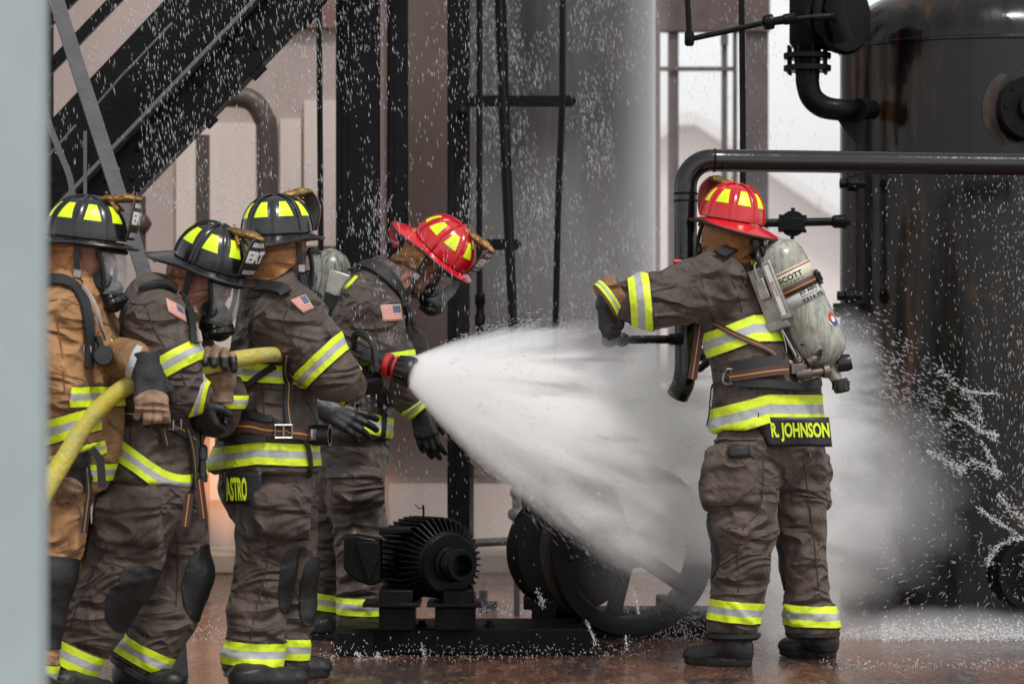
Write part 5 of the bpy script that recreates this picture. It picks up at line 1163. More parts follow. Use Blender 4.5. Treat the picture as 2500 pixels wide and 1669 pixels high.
# --- stair stringers at upper left
st = thing('steel_staircase', 'heavy black steel stair structure rising to the upper right', 'staircase', (P(400, 0, 13.6).x, 13.6, 0))
def sbeam(name, a, b, w, t, d, m, dd=0): MB().beam(P(a[0], a[1], d), P(b[0], b[1], d + dd), w * d / F, t).out(name, m, st, bevel=.003)
def ext(a, b, k0, k1): dx, dy = b[0] - a[0], b[1] - a[1]; return (a[0] - dx * k0, a[1] - dy * k0), (b[0] + dx * k1, b[1] + dy * k1)
A, B = ext((706, 0), (292, 432), .5, .35); sbeam('stringer', A, B, 112, .05, 13.6, BLK)
A, B = ext((788, 0), (317, 492), .5, .35); sbeam('stringer_flange', A, B, 11, .16, 13.55, BLK)
A, B = ext((628, 0), (268, 376), .5, .35); sbeam('stringer_flange', A, B, 10, .14, 13.50, GRYS)
A, B = ext((508, 0), (195, 330), .5, .5); sbeam('stringer', A, B, 150, .05, 13.8, BLK2)
for (x0, y0, x1, y1) in ((421, 57, 300, 185), (310, 172, 232, 262), (186, 306, 90, 415)): sbeam('rail', (x0, y0), (x1, y1), 6, .03, 13.66, GRYS)
A, B = ext((282, 0), (180, 106), .5, .8); sbeam('rail', A, B, 27, .05, 13.7, BLK)
A, B = ext((172, 0), (150, 22), 2, 3); sbeam('rail', A, B, 26, .05, 13.8, BLK)
for (x0, y0, x1, y1) in ((768, 36, 738, 67), (647, 162, 617, 193), (528, 287, 505, 311)): sbeam('clip_plate', (x0, y0), (x1, y1), 14, .06, 13.5, BLK2)
for i in range(11):
    x = 640 - 38 * i; y = 45 + 40 * i; MB().lathe(P(x + 22 * (i % 2), y + 30 * (i % 2), 13.575), (0, -1, 0), [(0, .014), (.006, .014), (.010, .010), (.012, 0)], 8).out('bolt', BLK2, st)
MB().beam(P(104, -100, 13.9), P(104, 1300, 13.9), 46 * 13.9 / F, .1).out('stair_post', BLK2, st)
for (x, y) in ((132, 150), (112, 165), (130, 445), (148, 468)): MB().lathe(P(x, y, 13.6), (0, -1, 0), [(0, .02), (.012, .02), (.013, .012), (.03, .012), (.031, 0)], 6).out('bolt', BLK, st)
# braces in front of the stair
br = MB().beam(P(118, -60, 11.9), P(372, 730, 11.9), .060, .012, hint=(-.25, 1, 0)); br.beam(P(108, -54, 11.935), P(358, 730, 11.935), .012, .055, hint=(-.25, 1, 0)); br.beam(P(374, 724, 11.9), P(440, 1652, 11.2), .060, .012)
br.out('angle_brace', GRYS, None, bevel=.002, label='dark grey angle iron brace slanting down behind the black helmet at left', cat='brace')
MB().ribbon(spline([P(88, 170, 12.0), P(116, 290, 12.0), P(150, 380, 12.0), P(172, 440, 12.0), P(180, 520, 12.0), P(184, 640, 12)], 6), Vector((.2, -1, 0)), .024, .006).out('bent_flat_bar', GRYS, None, label='bent dark grey flat bar left of the angle iron brace', cat='brace')
MB().beam(P(208, 320, 12.6), P(208, 640, 12.6), .014, .01).out('flat_bar', GRYS, None, label='short upright grey flat bar between the two braces', cat='brace')

# --- big black tank at the right
cx = P(2403, 900, 13.75); R = .648; zs = P(0, 100, 13.2).z
tm, nt, b = new_mat('wet_black_rusty_tank'); co = objco(nt)
s1 = noise(nt, objco(nt, (7, 7, .55)), 1.6, 6, .65, .5); s2 = noise(nt, objco(nt, (2.5, 2.5, .8)), 1.3, 4, .6, .6)
cc = mix(nt, ramp(nt, s1, .40, .62), (.003, .003, .0032), (.011, .0092, .0085)); rust = mth(nt, 'MULTIPLY', ramp(nt, s2, .54, .68), ramp(nt, noise(nt, objco(nt, (14, 14, 1.2)), 1.4, 5, .7), .42, .66)); cc = mix(nt, mth(nt, 'MULTIPLY', rust, .75), cc, (.11, .045, .018))
nt.links.new(cc, b.inputs['Base Color']); nt.links.new(ramp(nt, s1, .3, .7, .07, .34), b.inputs['Roughness']); b.inputs['Coat Weight'].default_value = .15; b.inputs['Specular IOR Level'].default_value = .26; b.inputs['Coat Roughness'].default_value = .10; bump(nt, b, noise(nt, objco(nt, (1, 1, .5)), 9, 5, .6), .35, .012)
prof = [(0, R), (.3, R), (1.0, R), (1.6, R), (zs, R), (zs + .004, R + .006), (zs + .014, R + .006), (zs + .018, R)] + [(zs + .018 + .30 * math.sin(t), R * math.cos(t) ** .8) for t in np.linspace(.08, 1.55, 16)]
tank = MB().lathe((cx.x, 13.75, 0), (0, 0, 1), prof, 96).out('pressure_tank', tm, None, sharp=50, label='large glossy black tank with a domed top and rust streaks', cat='tank')
# nozzles on the tank
k = MB(); o = P(2502, 268, 13.12); ax = Vector((.05, -1, 0)).normalized(); k.lathe(o, ax, [(-.12, .10), (.08, .10), (.08, .135), (.10, .135), (.102, .09), (.12, .09), (.12, .135), (.145, .135), (.145, .06), (.2, .06), (.2, .0)], 32); k.out('flanged_nozzle', BLK, tank, sharp=30)
MB().lathe(o, ax, [(-.06, .05), (-.06, .188), (.012, .188), (.014, .165), (.0, .08)], 36).out('reinforcing_ring', mat('rusty_ring', (.05, .032, .024), .5, var=.6, vs=20, bs=.6), tank, sharp=30)
for i in range(8): a = i * math.pi / 4; u = Vector((0, 0, 1)); w = ax.cross(u); MB().lathe(o + ax * .145 + (u * math.cos(a) + w * math.sin(a)) * .112, ax, [(0, .010), (.010, .010), (.011, 0)], 6).out('flange_bolt', BLK2, tank)
k = MB(); o = P(2505, 1395, 13.05); k.lathe(o, Vector((.1, -1, 0)), [(-.05, .16), (.16, .16), (.16, .13), (.02, .12), (.02, 0)], 40); k.out('lower_nozzle', BLK, tank, sharp=30)
for (x, y, ln) in ((2078, 448, 1), (2072, 722, 1), (2248, 1090, 0)):
    k = MB(); o = P(x, y, 13.35 if x < 2200 else 13.15); k.lathe(o - Vector((0, .06, 0)) if not ln else o + Vector((.06, 0, 0)), (0, -1, 0) if not ln else (-1, 0, 0), [(0, .02), (.03, .02), (.032, .034), (.055, .036), (.075, .034), (.08, .02), (.11, .022), (.112, 0)], 10); k.out('pipe_plug', BLK2, tank, sharp=30)
k = MB(); k.beam(P(2034, 757, 13.5), P(2150, 757, 13.5), 34 * 13.5 / F, .03); k.out('lug', BLK2, tank, bevel=.004)
k = MB(); k.tube([P(2046, 1002, 13.2), P(2120, 1002, 13.3)], .03, 12); k.out('lower_stub', BLK2, tank)
# elbow feeding the tank, valve above
v = thing('flanged_valve', 'black flanged gate valve and elbow feeding the tank from above', 'valve', tuple(P(1970, 270, 13.2))); d = 13.2; px = d / F
MB().tube(spline([P(1972, 170, d), P(1972, 205, d), P(1982, 238, d), P(2008, 260, d), P(2045, 268, d), P(2080, 268, d + .05), P(2130, 268, d + .15)], 6), [30 * px, 28 * px, 28 * px, 26 * px, 24 * px], 28).out('elbow', BLK, v)
for (x, r_) in ((2046, 27), (2096, 28)): MB().tube([P(x, 268, d + .02), P(x + 5, 268, d + .03)], r_ * px, 24).out('weld_ring', BLK2, v)
poly([(2042, 288), (2108, 288), (2112, 350), (2084, 345)], d + .06, .015).out('gusset', BLK2, v)
for y in (138, 168): MB().lathe(P(1971, y + 7, d), (0, 0, 1), [(0, 55 * px), (.004, 58 * px), (14 * px, 58 * px), (15 * px, 54 * px)], 36).out('flange', BLK, v, sharp=30)
MB().lathe(P(1971, 180, d), (0, 0, 1), [(0, 30 * px), (60 * px, 34 * px), (75 * px, 44 * px), (190 * px, 44 * px), (190 * px, 0)], 28).out('valve_body', BLK, v, sharp=40)
for i in range(8): a = i * math.pi / 4 + .2; q = P(1971, 182, d) + Vector((math.cos(a), math.sin(a), 0)) * 47 * px; MB().cyl(q, q + Vector((0, 0, 70 * px)), 4.5 * px, n=6).out('flange_bolt', BLK2, v)
ax = Vector((.62, -.78, 0)).normalized(); o = P(2030, 45, d - .02); MB().lathe(o, ax, [(-.12, .08), (-.02, .08), (-.02, .142), (.012, .142), (.012, .09), (.05, .085), (.05, .16), (.075, .165), (.09, .15), (.09, .0)], 40).out('bonnet_flange', BLK, v, sharp=30)
for i in range(10): a = i * math.pi / 5; w = ax.cross(Vector((0, 0, 1))); MB().lathe(o + ax * .012 + (Vector((0, 0, 1)) * math.cos(a) + w * math.sin(a)) * .122, ax, [(0, .012), (.010, .012), (.011, 0)], 6).out('flange_bolt', BLK2, v)
MB().tube([P(2052, -40, d - .15), P(2036, 20, d - .17), P(2060, 100, d - .15)], .05, 14).out('hand_wheel', BLK, v)
d = 12.9; mb = MB().tube([P(1677, -40, d), P(1682, 60, d), P(1684, 92, d)], .013, 12).tube([P(1684, 96, d), P(1770, 78, d), P(1870, 55, d), P(2010, 40, d)], .012, 12)
mb.lathe(P(1683, 78, d), (0, 0, -1), [(0, .018), (.01, .021), (.05, .021), (.06, .015), (.062, 0)], 14); mb.lathe(P(1862, 57, d), (1, 0, .16), [(0, .016), (.006, .032), (.035, .034), (.045, .032), (.05, .018), (.09, .02), (.092, .024), (.14, .024), (.145, .017)], 10); mb.lathe(P(1985, 44, d), (1, 0, .06), [(0, .016), (.04, .017), (.075, .017), (.077, .02), (.085, .02), (.086, 0)], 12)
mb.out('thin_pipe_run', BLK, None, sharp=40, label='thin black pipe with an elbow and unions running into the valve', cat='pipe')
MB().tube([P(1810, -60, 13.4), P(1813, 300, 13.4), P(1815, 1400, 13.4)], 7.5 * 13.4 / F, 10).out('steel_rod', BLK, None, label='thin black rod between the frame and the valve', cat='rod')
# --- large bent pipe
d = 11.90; px = d / F
pts = [P(2640, 403, 12.30), P(2300, 399, 12.20), P(2000, 395, 12.08), P(1760, 392, d), P(1738, 391.5, d)]
arc = [P(1738 - 64 * math.sin(a), 391.5 + 64 * (1 - math.cos(a)), d) for a in np.linspace(.1, math.pi / 2, 12)]
pts += arc + [P(1674, 520, d), P(1674, 700, d), P(1675, 880, d), P(1674, 905, d), P(1668, 938, d), P(1654, 966, d + .02)]
bp = MB().tube(pts, 27.5 * px, 32).out('bent_pipe', BLKG, None, sharp=60, label='large glossy black pipe bending down behind the red helmeted man with the bottle', cat='pipe')
for (a, b_) in (((1742, 391.5), (1747, 391.7)), ((1674, 470), (1674, 476)), ((1674, 488), (1674, 493))): MB().tube([P(*a, d), P(*b_, d)], 29.2 * px, 28).out('weld_ring', BLK2, bp)
mb = MB().tube([P(1672, 828, d - .02), P(1530, 829, d - .1)], 10.5 * px, 14); mb.lathe(P(1665, 828, d - .03), (-1, 0, 0), [(0, .024), (.05, .022), (.052, .018)], 14); mb.lathe(P(1526, 829, d - .1), (-1, -.15, 0), [(-.01, .02), (0, .027), (.02, .029), (.03, .022), (.04, .022), (.045, .030), (.07, .030), (.09, .020), (.093, 0)], 14); mb.out('capped_stub', BLK, bp, sharp=35)
MB().beam(P(1690, 955, 12.9), P(1860, 953, 12.9), .02, .03).out('flat_bar', BLK2, None, label='short dark bar behind the belt of the man with the bottle', cat='bar')
# valve on the thin line left of the tank
d = 13.1; mb = MB().tube([P(1850, 545, d), P(2075, 540, d)], .018, 12); mb.box(P(1932, 548, d), .056, .028, .026); mb.lathe(P(2030, 541, d), (1, 0, .02), [(0, .018), (.01, .028), (.06, .03), (.065, .02)], 12); sv = mb.out('small_valve', BLK, None, sharp=40, bevel=.002, label='small black valve with a notched wheel beside the tank', cat='valve')
mb = MB().lathe(P(1935, 546, d + .04), (0, -1, 0), [(-.01, 0), (-.01, .05), (0, .056), (.012, .056), (.02, .05), (.022, 0)], 28)
for a in range(6): t = a * math.pi / 3 + .5; mb.box(P(1935, 546, d + .035) + Vector((math.cos(t) * .060, 0, math.sin(t) * .060)), .008, .008, .008)
mb.out('hand_wheel', BLK, sv, sharp=35)

# --- motor on its skid
MO = Vector(P(1094, 1376, 11.98)); ax = Vector((.50, -.866, 0)).normalized(); up = Vector((0, 0, 1)); sd = ax.cross(up).normalized()   # sd: to the camera's right / front
mt = thing('electric_motor', 'black finned electric motor with a hollow pulley, on a skid', 'motor', (MO.x, MO.y, .1))
MB().lathe(MO - ax * .33, ax, [(0, .0), (0, .12), (.02, .14), (.27, .14), (.30, .128), (.33, .126), (.335, .118), (.335, 0)], 48).out('motor_body', BLK2, mt, sharp=35)
for i in range(44):
    a = 2 * math.pi * (i + .5) / 44; u = up * math.cos(a) + sd * math.sin(a); w = ax.cross(u)
    if math.cos(a) < -.82: continue
    o = MO - ax * .17 + u * .158; L0 = .135
    q = [MO - ax * .31 + u * .135, MO - ax * .30 + u * .178, MO - ax * .06 + u * .182, MO - ax * .03 + u * .150, MO - ax * .01 + u * .125]
    t = .0028; MB().add([p - w * t for p in q] + [p + w * t for p in q], [(0, 1, 2, 3, 4), (9, 8, 7, 6, 5)] + [(i_, 5 + i_, 5 + (i_ + 1) % 5, (i_ + 1) % 5) for i_ in range(5)]).out('cooling_fin', BLK, mt, bevel=.001)
MB().lathe(MO, ax, [(.0, .118), (.006, .122), (.014, .122), (.02, .116), (.02, .07), (.032, .068), (.034, .062), (.05, .060)] + [(.052 + .006 * k, .060 + (.0025 if k % 2 else -.0005)) for k in range(9)] + [(.11, .061), (.116, .059), (.116, .044), (.05, .042), (.05, 0)], 48).out('pulley', BLK, mt, sharp=30)
MB().tube([MO + ax * .03 + (up * math.cos(a) + sd * math.sin(a)) * .069 for a in np.linspace(.2, 5.6, 30)], .0035, 6).out('clamp_wire', BLK, mt)
# terminal box on the left side
bx = [(838, 1312), (870, 1306), (930, 1318), (930, 1420), (905, 1430), (870, 1418), (848, 1400), (838, 1385)]; poly(bx, 11.95, .17).out('terminal_box', BLK, mt, bevel=.008)
poly([(868, 1322), (926, 1322), (928, 1352), (905, 1420), (898, 1420), (868, 1330)], 11.93, .03).out('box_cover', BLK2, mt, bevel=.004)
poly([(925, 1290), (1000, 1287), (1005, 1300), (925, 1305)], 11.93, .12).out('lifting_block', BLK2, mt, bevel=.004)
mb = MB().tube([P(1034, 1268, 12.05), P(1034, 1238, 12.05), P(1032, 1232, 12.05)], .005, 6).tube([P(1031, 1240, 12.05), P(1022, 1240, 12.05), P(1013, 1231, 12.05)], .0022, 5); mb.out('torn_wire', BLK, mt)
for (x0, x1) in ((905, 1008), (1062, 1156)): rect(MB(), x0 + 20, 1440, x1, 1478, 11.92, .10).out('motor_foot', BLK2, mt, bevel=.006); rect(MB(), x0 - 20, 1472, x1 + 18, 1482, 11.90, .13).out('foot_plate', BLK, mt, bevel=.003)
sk = thing('skid_base', 'low black steel skid carrying the motor and the flywheel pump', 'skid', (P(1250, 0, 12.1).x, 12.1, 0))
MB().box((P(1135, 0, 12.3).x, 12.3, .052), (P(1440, 0, 12.3).x - P(822, 0, 12.3).x) / 2, .26, .052).out('deck', BLK2, sk, bevel=.008)
MB().box((P(1560, 0, 13.0).x, 13.0, .055), .42, .14, .055).out('rear_deck', BLK2, sk, bevel=.008)
MB().box((P(868, 0, 12.02).x, 12.02, .048), .075, .04, .048).out('end_block', BLK2, sk, bevel=.006)
for (x0, x1) in ((925, 1012), (1062, 1160)): rect(MB(), x0, 1482, x1, 1538, 11.95, .12).out('pedestal', BLK2, sk, bevel=.004)
for x in (1195, 1430, 1030): MB().lathe(P(x, 1534, 12.15), (0, 0, 1), [(0, .022), (.02, .022), (.02, .014), (.035, .014), (.036, 0)], 8).out('anchor_bolt', BLK, sk)

# --- flywheel pump
d = 12.42; px = d / F; ax = Vector((.30, -.95, 0)).normalized(); sd = ax.cross(up).normalized(); O = P(1536, 1340, d); RW = 212 * px
pu = thing('flywheel_pump', 'black pump with a big spoked flywheel half hidden by spray', 'pump', (O.x, O.y, .1))
MB().lathe(O, ax, [(-.10, RW * .80), (-.10, RW * .985), (-.07, RW), (.045, RW), (.055, RW * .985), (.055, RW * .80), (.03, RW * .78), (-.08, RW * .78), (-.10, RW * .80)], 80, caps=False).out('flywheel_rim', BLK2, pu, sharp=30)
MB().lathe(O, ax, [(-.12, 0), (-.12, .075), (-.02, .082), (.07, .072), (.075, .05), (.10, .048), (.10, 0)], 36).out('hub', BLK2, pu, sharp=30)
for i in range(5):
    a = math.radians(90 + 3 + 72 * i); u = up * math.cos(a) + sd * math.sin(a); MB().beam(O + u * .05, O + u * RW * .82, .062, .045, hint=ax).out('spoke', BLK2, pu, bevel=.01)
k = MB(); k.box(P(1385, 1345, 13.0), .115, .14, 190 * 13 / F); k.box(P(1352, 1290, 12.95), .05, .18, .26); k.out('pump_body', BLK2, pu, bevel=.02)
MB().lathe(P(1372, 1340, 12.95), Vector((.34, -.94, 0)), [(0, .2), (.0, .25)] + [(.012 * j, .25 + (.006 if j % 2 else 0)) for j in range(1, 14)] + [(.17, .2), (.17, 0)], 48).out('belt_guard', BLK2, pu, sharp=30)
poly([(1236, 1135), (1262, 1150), (1300, 1160), (1330, 1190), (1320, 1230), (1290, 1200), (1262, 1185), (1240, 1180)], 12.9, .12).out('bracket', mat('brown_bracket', (.09, .07, .065), .5), pu, bevel=.006)
k = MB(); k.tube([P(1288, 1180, 12.8), P(1284, 1225, 12.8), P(1295, 1250, 12.8), P(1308, 1250, 12.8)], .022, 10, sub=4); k.out('drain_pipe', BLK2, pu)
for (x, y, w_, h_) in ((1328, 1500, 30, 34), (1290, 1472, 12, 16), (1618, 1478, 14, 24)): rect(MB(), x - w_, y - h_, x + w_, y + h_, 12.75 if x < 1500 else 12.95, .06).out('mounting_block', BLK2, pu, bevel=.008)
MB().beam(P(1282, 1326, 12.8), P(1310, 1333, 12.8), .02, .02).out('lever', BLK2, pu)
# standpipe behind
d = 14.0; mb = MB().tube([P(1262, 1150, d), P(1262, 1400, d)], .022, 12); MG = mat('greyed_pipe', (.06, .055, .053), .5, var=.3)
for (y, r_) in ((1255, .044), (1300, .03), (1370, .042), (1200, .034)): mb.lathe(P(1262, y + 16, d), (0, 0, 1), [(0, .02), (.008, r_ * .8), (.02, r_), (.04, r_), (.052, r_ * .8), (.06, .02)], 10)
mb.tube([P(1150, 1325, d), P(1250, 1320, d)], .020, 10); mb.tube([P(1262, 1400, d), P(1262, 1500, d)], .014, 8); mb.out('standpipe', MG, None, sharp=35, label='grey standpipe with unions between the motor and the pump', cat='pipe')
MB().tube([P(1180, 1440, 14.3), P(1180, 1490, 14.3)], .02, 8).box(P(1188, 1478, 14.3), .05, .03, .02).out('small_hydrant', MG, None, label='small pipe stub low behind the skid', cat='pipe')

# ================================================================== crew
firefighter_right(); nz_man = firefighter_nozzle(); firefighter_second(); firefighter_tan(); firefighter_officer()

# ================================================================== hose and nozzle
hp = [P(40, 1330, 10.0), P(105, 1205, 10.06), P(160, 1115, 10.12), P(215, 1025, 10.16), P(290, 955, 10.20), P(350, 925, 10.24), P(430, 903, 10.42), P(505, 893, 10.47), P(580, 876, 10.52), P(650, 866, 10.60), P(710, 866, 10.70), P(790, 862, 10.80), P(850, 864, 10.80)]
hm, nt, b = new_mat('scuffed_yellow_hose'); nn = noise(nt, objco(nt), 9, 6, .7, .5); c = mix(nt, ramp(nt, nn, .40, .62), (.52, .42, .035), (.42, .38, .13)); c = mix(nt, ramp(nt, noise(nt, objco(nt), 42, 5, .7), .56, .70, 0, .7), c, (.12, .11, .06)); nt.links.new(c, b.inputs['Base Color']); b.inputs['Roughness'].default_value = .55; hb = mth(nt, 'ADD', noise(nt, objco(nt), 260, 3), mth(nt, 'MULTIPLY', noise(nt, objco(nt, (9, 9, 9)), 1.6, 4, .6, 1.2), 5)); bump(nt, b, hb, .7, .003)
hose = MB().tube(hp, [.036, .034, .032, .030, .030, .030, .030, .030, .029, .027, .026, .025, .024], 28, sub=5).out('fire_hose', hm, None, sharp=70, label='yellow fire hose carried by three firefighters, ending in a nozzle', cat='hose')
N0 = P(845, 864, 10.80); N1 = P(1006, 909, 10.74); na = (N1 - N0).normalized(); L = (N1 - N0).length; px = 10.76 / F
noz = MB().lathe(N0, na, [(-.02, 20 * px), (0, 20 * px), (.02, 21 * px), (.035, 19 * px), (.06, 19 * px), (.065, 24 * px), (.10, 24 * px), (.105, 27 * px), (L * .66, 28 * px)], 36).out('nozzle', PLAS, hose, sharp=30)
MB().lathe(N0 + na * (L * .585), na, [(0, 28 * px), (.003, 30.5 * px), (.021, 31 * px), (.024, 28 * px)], 36).out('red_band', mat('red_rubber_band', (.55, .01, .012), .35), noz, sharp=30); MB().lathe(N0 + na * (L * .73), na, [(0, 27 * px), (.002, 30 * px), (.010, 30 * px), (.012, 27 * px)], 36).out('red_band', mat('red_rubber_band', (.55, .01, .012), .35), noz, sharp=30)
MB().lathe(N0 + na * (L * .66), na, [(0, 24 * px), (.02, 26 * px), (.035, 31 * px), (L * .34 - .02, 37 * px), (L * .34 - .004, 38 * px), (L * .34 + .004, 36 * px), (L * .34 + .004, 25 * px), (L * .34 - .02, 20 * px), (L * .34 - .02, 0)], 40).out('tip_bumper', RUB, noz, sharp=30)
f_, u_, w_ = frame(na)
for i in range(14): a = 2 * math.pi * i / 14; q = u_ * math.cos(a) + w_ * math.sin(a); MB().beam(N0 + na * (L * .78) + q * 31.5 * px, N0 + na * (L * .93) + q * 36.5 * px, .009, .006, hint=q).out('grip_lug', RUB, noz, bevel=.002)
hd = MB().tube(spline([P(918, 896, 10.70), P(913, 850, 10.70), P(900, 824, 10.71), P(880, 814, 10.73), P(866, 820, 10.76), P(866, 848, 10.78)], 6), .0125, 12); hd.lathe(P(918, 896, 10.73), (0, -1, 0), [(0, .02), (.02, .022), (.035, .018), (.036, 0)], 6); hd.out('bail_handle', PLAS, noz)
hd = MB().tube(spline([P(918, 892, 10.88), P(913, 850, 10.86), P(900, 828, 10.86), P(880, 814, 10.75)], 5), .0115, 10); hd.out('bail_handle', PLAS, noz)
# ================================================================== water in the air
def axis_obj(name, V, Fc, m, org, ax, **kw):
    """mesh built in local space, X along ax"""
    me = bpy.data.meshes.new(name); me.from_pydata([tuple(v) for v in V], [], Fc); me.update(); o = bpy.data.objects.new(name, me); COL.objects.link(o); me.materials.append(m)
    d, u, w = frame(ax); M = Matrix((d, -u, w)).transposed(); o.matrix_world = Matrix.Translation(Vector(org)) @ M.to_4x4(); ORG[o.name] = np.array(org, float); return tag(o, **kw)
A1 = P(2290, 1318, 13.95); NZ = P(1002, 908, 10.735); axs = (A1 - NZ).normalized(); XS = .10; A0 = NZ - axs * XS; LA = (A1 - A0).length; KY = .32
RAD = lambda x: x * (.24 + .36 * math.exp(-.85 * x))
def vol_mat(name, color, build):
    m = bpy.data.materials.new(name); m.use_nodes = True; nt = m.node_tree; nt.nodes.clear(); o = nt.nodes.new('ShaderNodeOutputMaterial'); v = nt.nodes.new('ShaderNodeVolumePrincipled'); v.inputs['Color'].default_value = (*color, 1); v.inputs['Anisotropy'].default_value = 0.0
    nt.links.new(v.outputs[0], o.inputs['Volume']); build(nt, v); return m
def spray_build(nt, v):
    t = nd(nt, 'ShaderNodeTexCoord'); sp = nd(nt, 'ShaderNodeSeparateXYZ'); nt.links.new(t.outputs['Object'], sp.inputs[0]); x, y, z = sp.outputs
    xx = mth(nt, 'MAXIMUM', x, .02); ry = mth(nt, 'DIVIDE', y, xx); rz = mth(nt, 'DIVIDE', z, xx)
    cb = nd(nt, 'ShaderNodeCombineXYZ'); nt.links.new(mth(nt, 'MULTIPLY', x, 1.6), cb.inputs[0]); nt.links.new(mth(nt, 'MULTIPLY', ry, 5), cb.inputs[1]); nt.links.new(mth(nt, 'MULTIPLY', rz, 15), cb.inputs[2])
    n1 = noise(nt, cb.outputs[0], 1.0, 5, .62, .5)
    cb2 = nd(nt, 'ShaderNodeCombineXYZ'); nt.links.new(mth(nt, 'MULTIPLY', x, 1.1), cb2.inputs[0]); nt.links.new(mth(nt, 'MULTIPLY', ry, 2.5), cb2.inputs[1]); nt.links.new(mth(nt, 'MULTIPLY', rz, 6), cb2.inputs[2]); n2 = noise(nt, cb2.outputs[0], 1.0, 2, .5)
    rr = mth(nt, 'DIVIDE', mth(nt, 'SQRT', mth(nt, 'ADD', mth(nt, 'MULTIPLY', ry, mth(nt, 'DIVIDE', ry, KY * KY)), mth(nt, 'MULTIPLY', rz, rz))), mth(nt, 'ADD', .24, mth(nt, 'MULTIPLY', .36, mth(nt, 'EXPONENT', mth(nt, 'MULTIPLY', x, -.85)))))
    edge = ramp(nt, mth(nt, 'ADD', rr, mth(nt, 'MULTIPLY', mth(nt, 'MULTIPLY', mth(nt, 'SUBTRACT', n1, .5), 1.1), ramp(nt, x, .2, 1.6, .1, 1))), .72, .97, 1, 0)
    dn = mth(nt, 'POWER', mth(nt, 'DIVIDE', .25, mth(nt, 'MAXIMUM', x, .10)), 1.15)
    near = ramp(nt, x, .18, .95, .05, 1)     # streaks open up along the way
    st = mth(nt, 'ADD', mth(nt, 'MULTIPLY', near, mth(nt, 'MULTIPLY', ramp(nt, n1, .42, .64, 0.12, 2.8), ramp(nt, n2, .36, .56, .12, 1.5))), mth(nt, 'SUBTRACT', 1.15, near))
    fade = ramp(nt, x, 1.6, LA, 1, .35)
    nt.links.new(mth(nt, 'MULTIPLY', mth(nt, 'MULTIPLY', mth(nt, 'MULTIPLY', dn, 60.0), edge), mth(nt, 'MULTIPLY', st, fade)), v.inputs['Density'])
n = 32; ring = []; V = []
ts = [XS + (LA - XS) * k / 12 for k in range(13)]
for t in ts:
    for i in range(n): a = 2 * math.pi * i / n; k = RAD(t); V.append((t, math.cos(a) * k * KY, math.sin(a) * k))
Fc = [(q * n + i, q * n + (i + 1) % n, (q + 1) * n + (i + 1) % n, (q + 1) * n + i) for q in range(12) for i in range(n)] + [tuple(range(n - 1, -1, -1)), tuple(range(12 * n, 13 * n))]
axis_obj('water_spray', V, Fc, vol_mat('spray_cloud', (1, 1, 1), spray_build), A0, axs, kind='stuff')

# steam drifting behind the man with the bottle and round the flywheel
def mist_obj(name, c, r, dens, seed=0.0, sc=2.2):
    def bld(nt, v):
        t = nd(nt, 'ShaderNodeTexCoord'); mp = nd(nt, 'ShaderNodeMapping'); mp.inputs['Scale'].default_value = (1 / r[0], 1 / r[1], 1 / r[2]); nt.links.new(t.outputs['Object'], mp.inputs[0]); ln = nd(nt, 'ShaderNodeVectorMath', operation='LENGTH'); nt.links.new(mp.outputs[0], ln.inputs[0])
        m2 = nd(nt, 'ShaderNodeMapping'); m2.inputs['Location'].default_value = (seed, 0, 0); nt.links.new(t.outputs['Object'], m2.inputs[0]); nz = noise(nt, m2.outputs[0], sc, 4, .6, .4)
        e = ramp(nt, mth(nt, 'ADD', ln.outputs['Value'], mth(nt, 'MULTIPLY', mth(nt, 'SUBTRACT', nz, .5), .9)), .15, .95, 1, 0); nt.links.new(mth(nt, 'MULTIPLY', mth(nt, 'MULTIPLY', e, dens), ramp(nt, nz, .3, .7, .4, 1.5)), v.inputs['Density'])
    V = []; Fc = []; nu, nv = 28, 14
    for j in range(1, nv):
        for i in range(nu): a = 2 * math.pi * i / nu; b = math.pi * j / nv; V.append((r[0] * math.sin(b) * math.cos(a), r[1] * math.sin(b) * math.sin(a), -r[2] * math.cos(b)))
    V += [(0, 0, -r[2]), (0, 0, r[2])]; s_ = len(V) - 2
    for j in range(nv - 2):
        for i in range(nu): k = (i + 1) % nu; Fc.append((j * nu + i, j * nu + k, (j + 1) * nu + k, (j + 1) * nu + i))
    for i in range(nu): k = (i + 1) % nu; Fc.append((s_, k, i)); Fc.append((s_ + 1, (nv - 2) * nu + i, (nv - 2) * nu + k))
    me = bpy.data.meshes.new(name); me.from_pydata(V, [], Fc); me.update(); o = bpy.data.objects.new(name, me); COL.objects.link(o); o.location = c; me.materials.append(vol_mat(name + '_cloud', (.96, .96, .97), bld)); return tag(o, kind='stuff')
mist_obj('mist', P(1800, 1180, 13.45), (1.25, .55, .62), 1.5, 0.0)
mist_obj('mist', P(2120, 1200, 12.95), (.50, .20, .50), 4.0, 11.0, 4.0)
mist_obj('mist', P(1250, 1300, 15.9), (1.7, .55, .62), .55, 41.0, 1.6)
mist_obj('mist', P(2030, 850, 12.95), (.26, .14, .20), 5.0, 17.0, 6.0)
mist_obj('mist', P(1575, 420, 15.45), (.17, .16, 1.9), 2.2, 21.0, 1.5)
mist_obj('mist', P(2300, 1540, 12.8), (.75, .2, .12), 5.0, 31.0, 5.0)
mist_obj('mist', P(1400, 700, 15.0), (.95, .35, .95), .8, 3.0, 1.6)
mist_obj('mist', P(1610, 1400, 12.05), (.42, .14, .26), 1.6, 7.0, 3.0)
mist_obj('mist', P(1830, 560, 38), (7, 13, 4.4), .05, 2.0, .25)

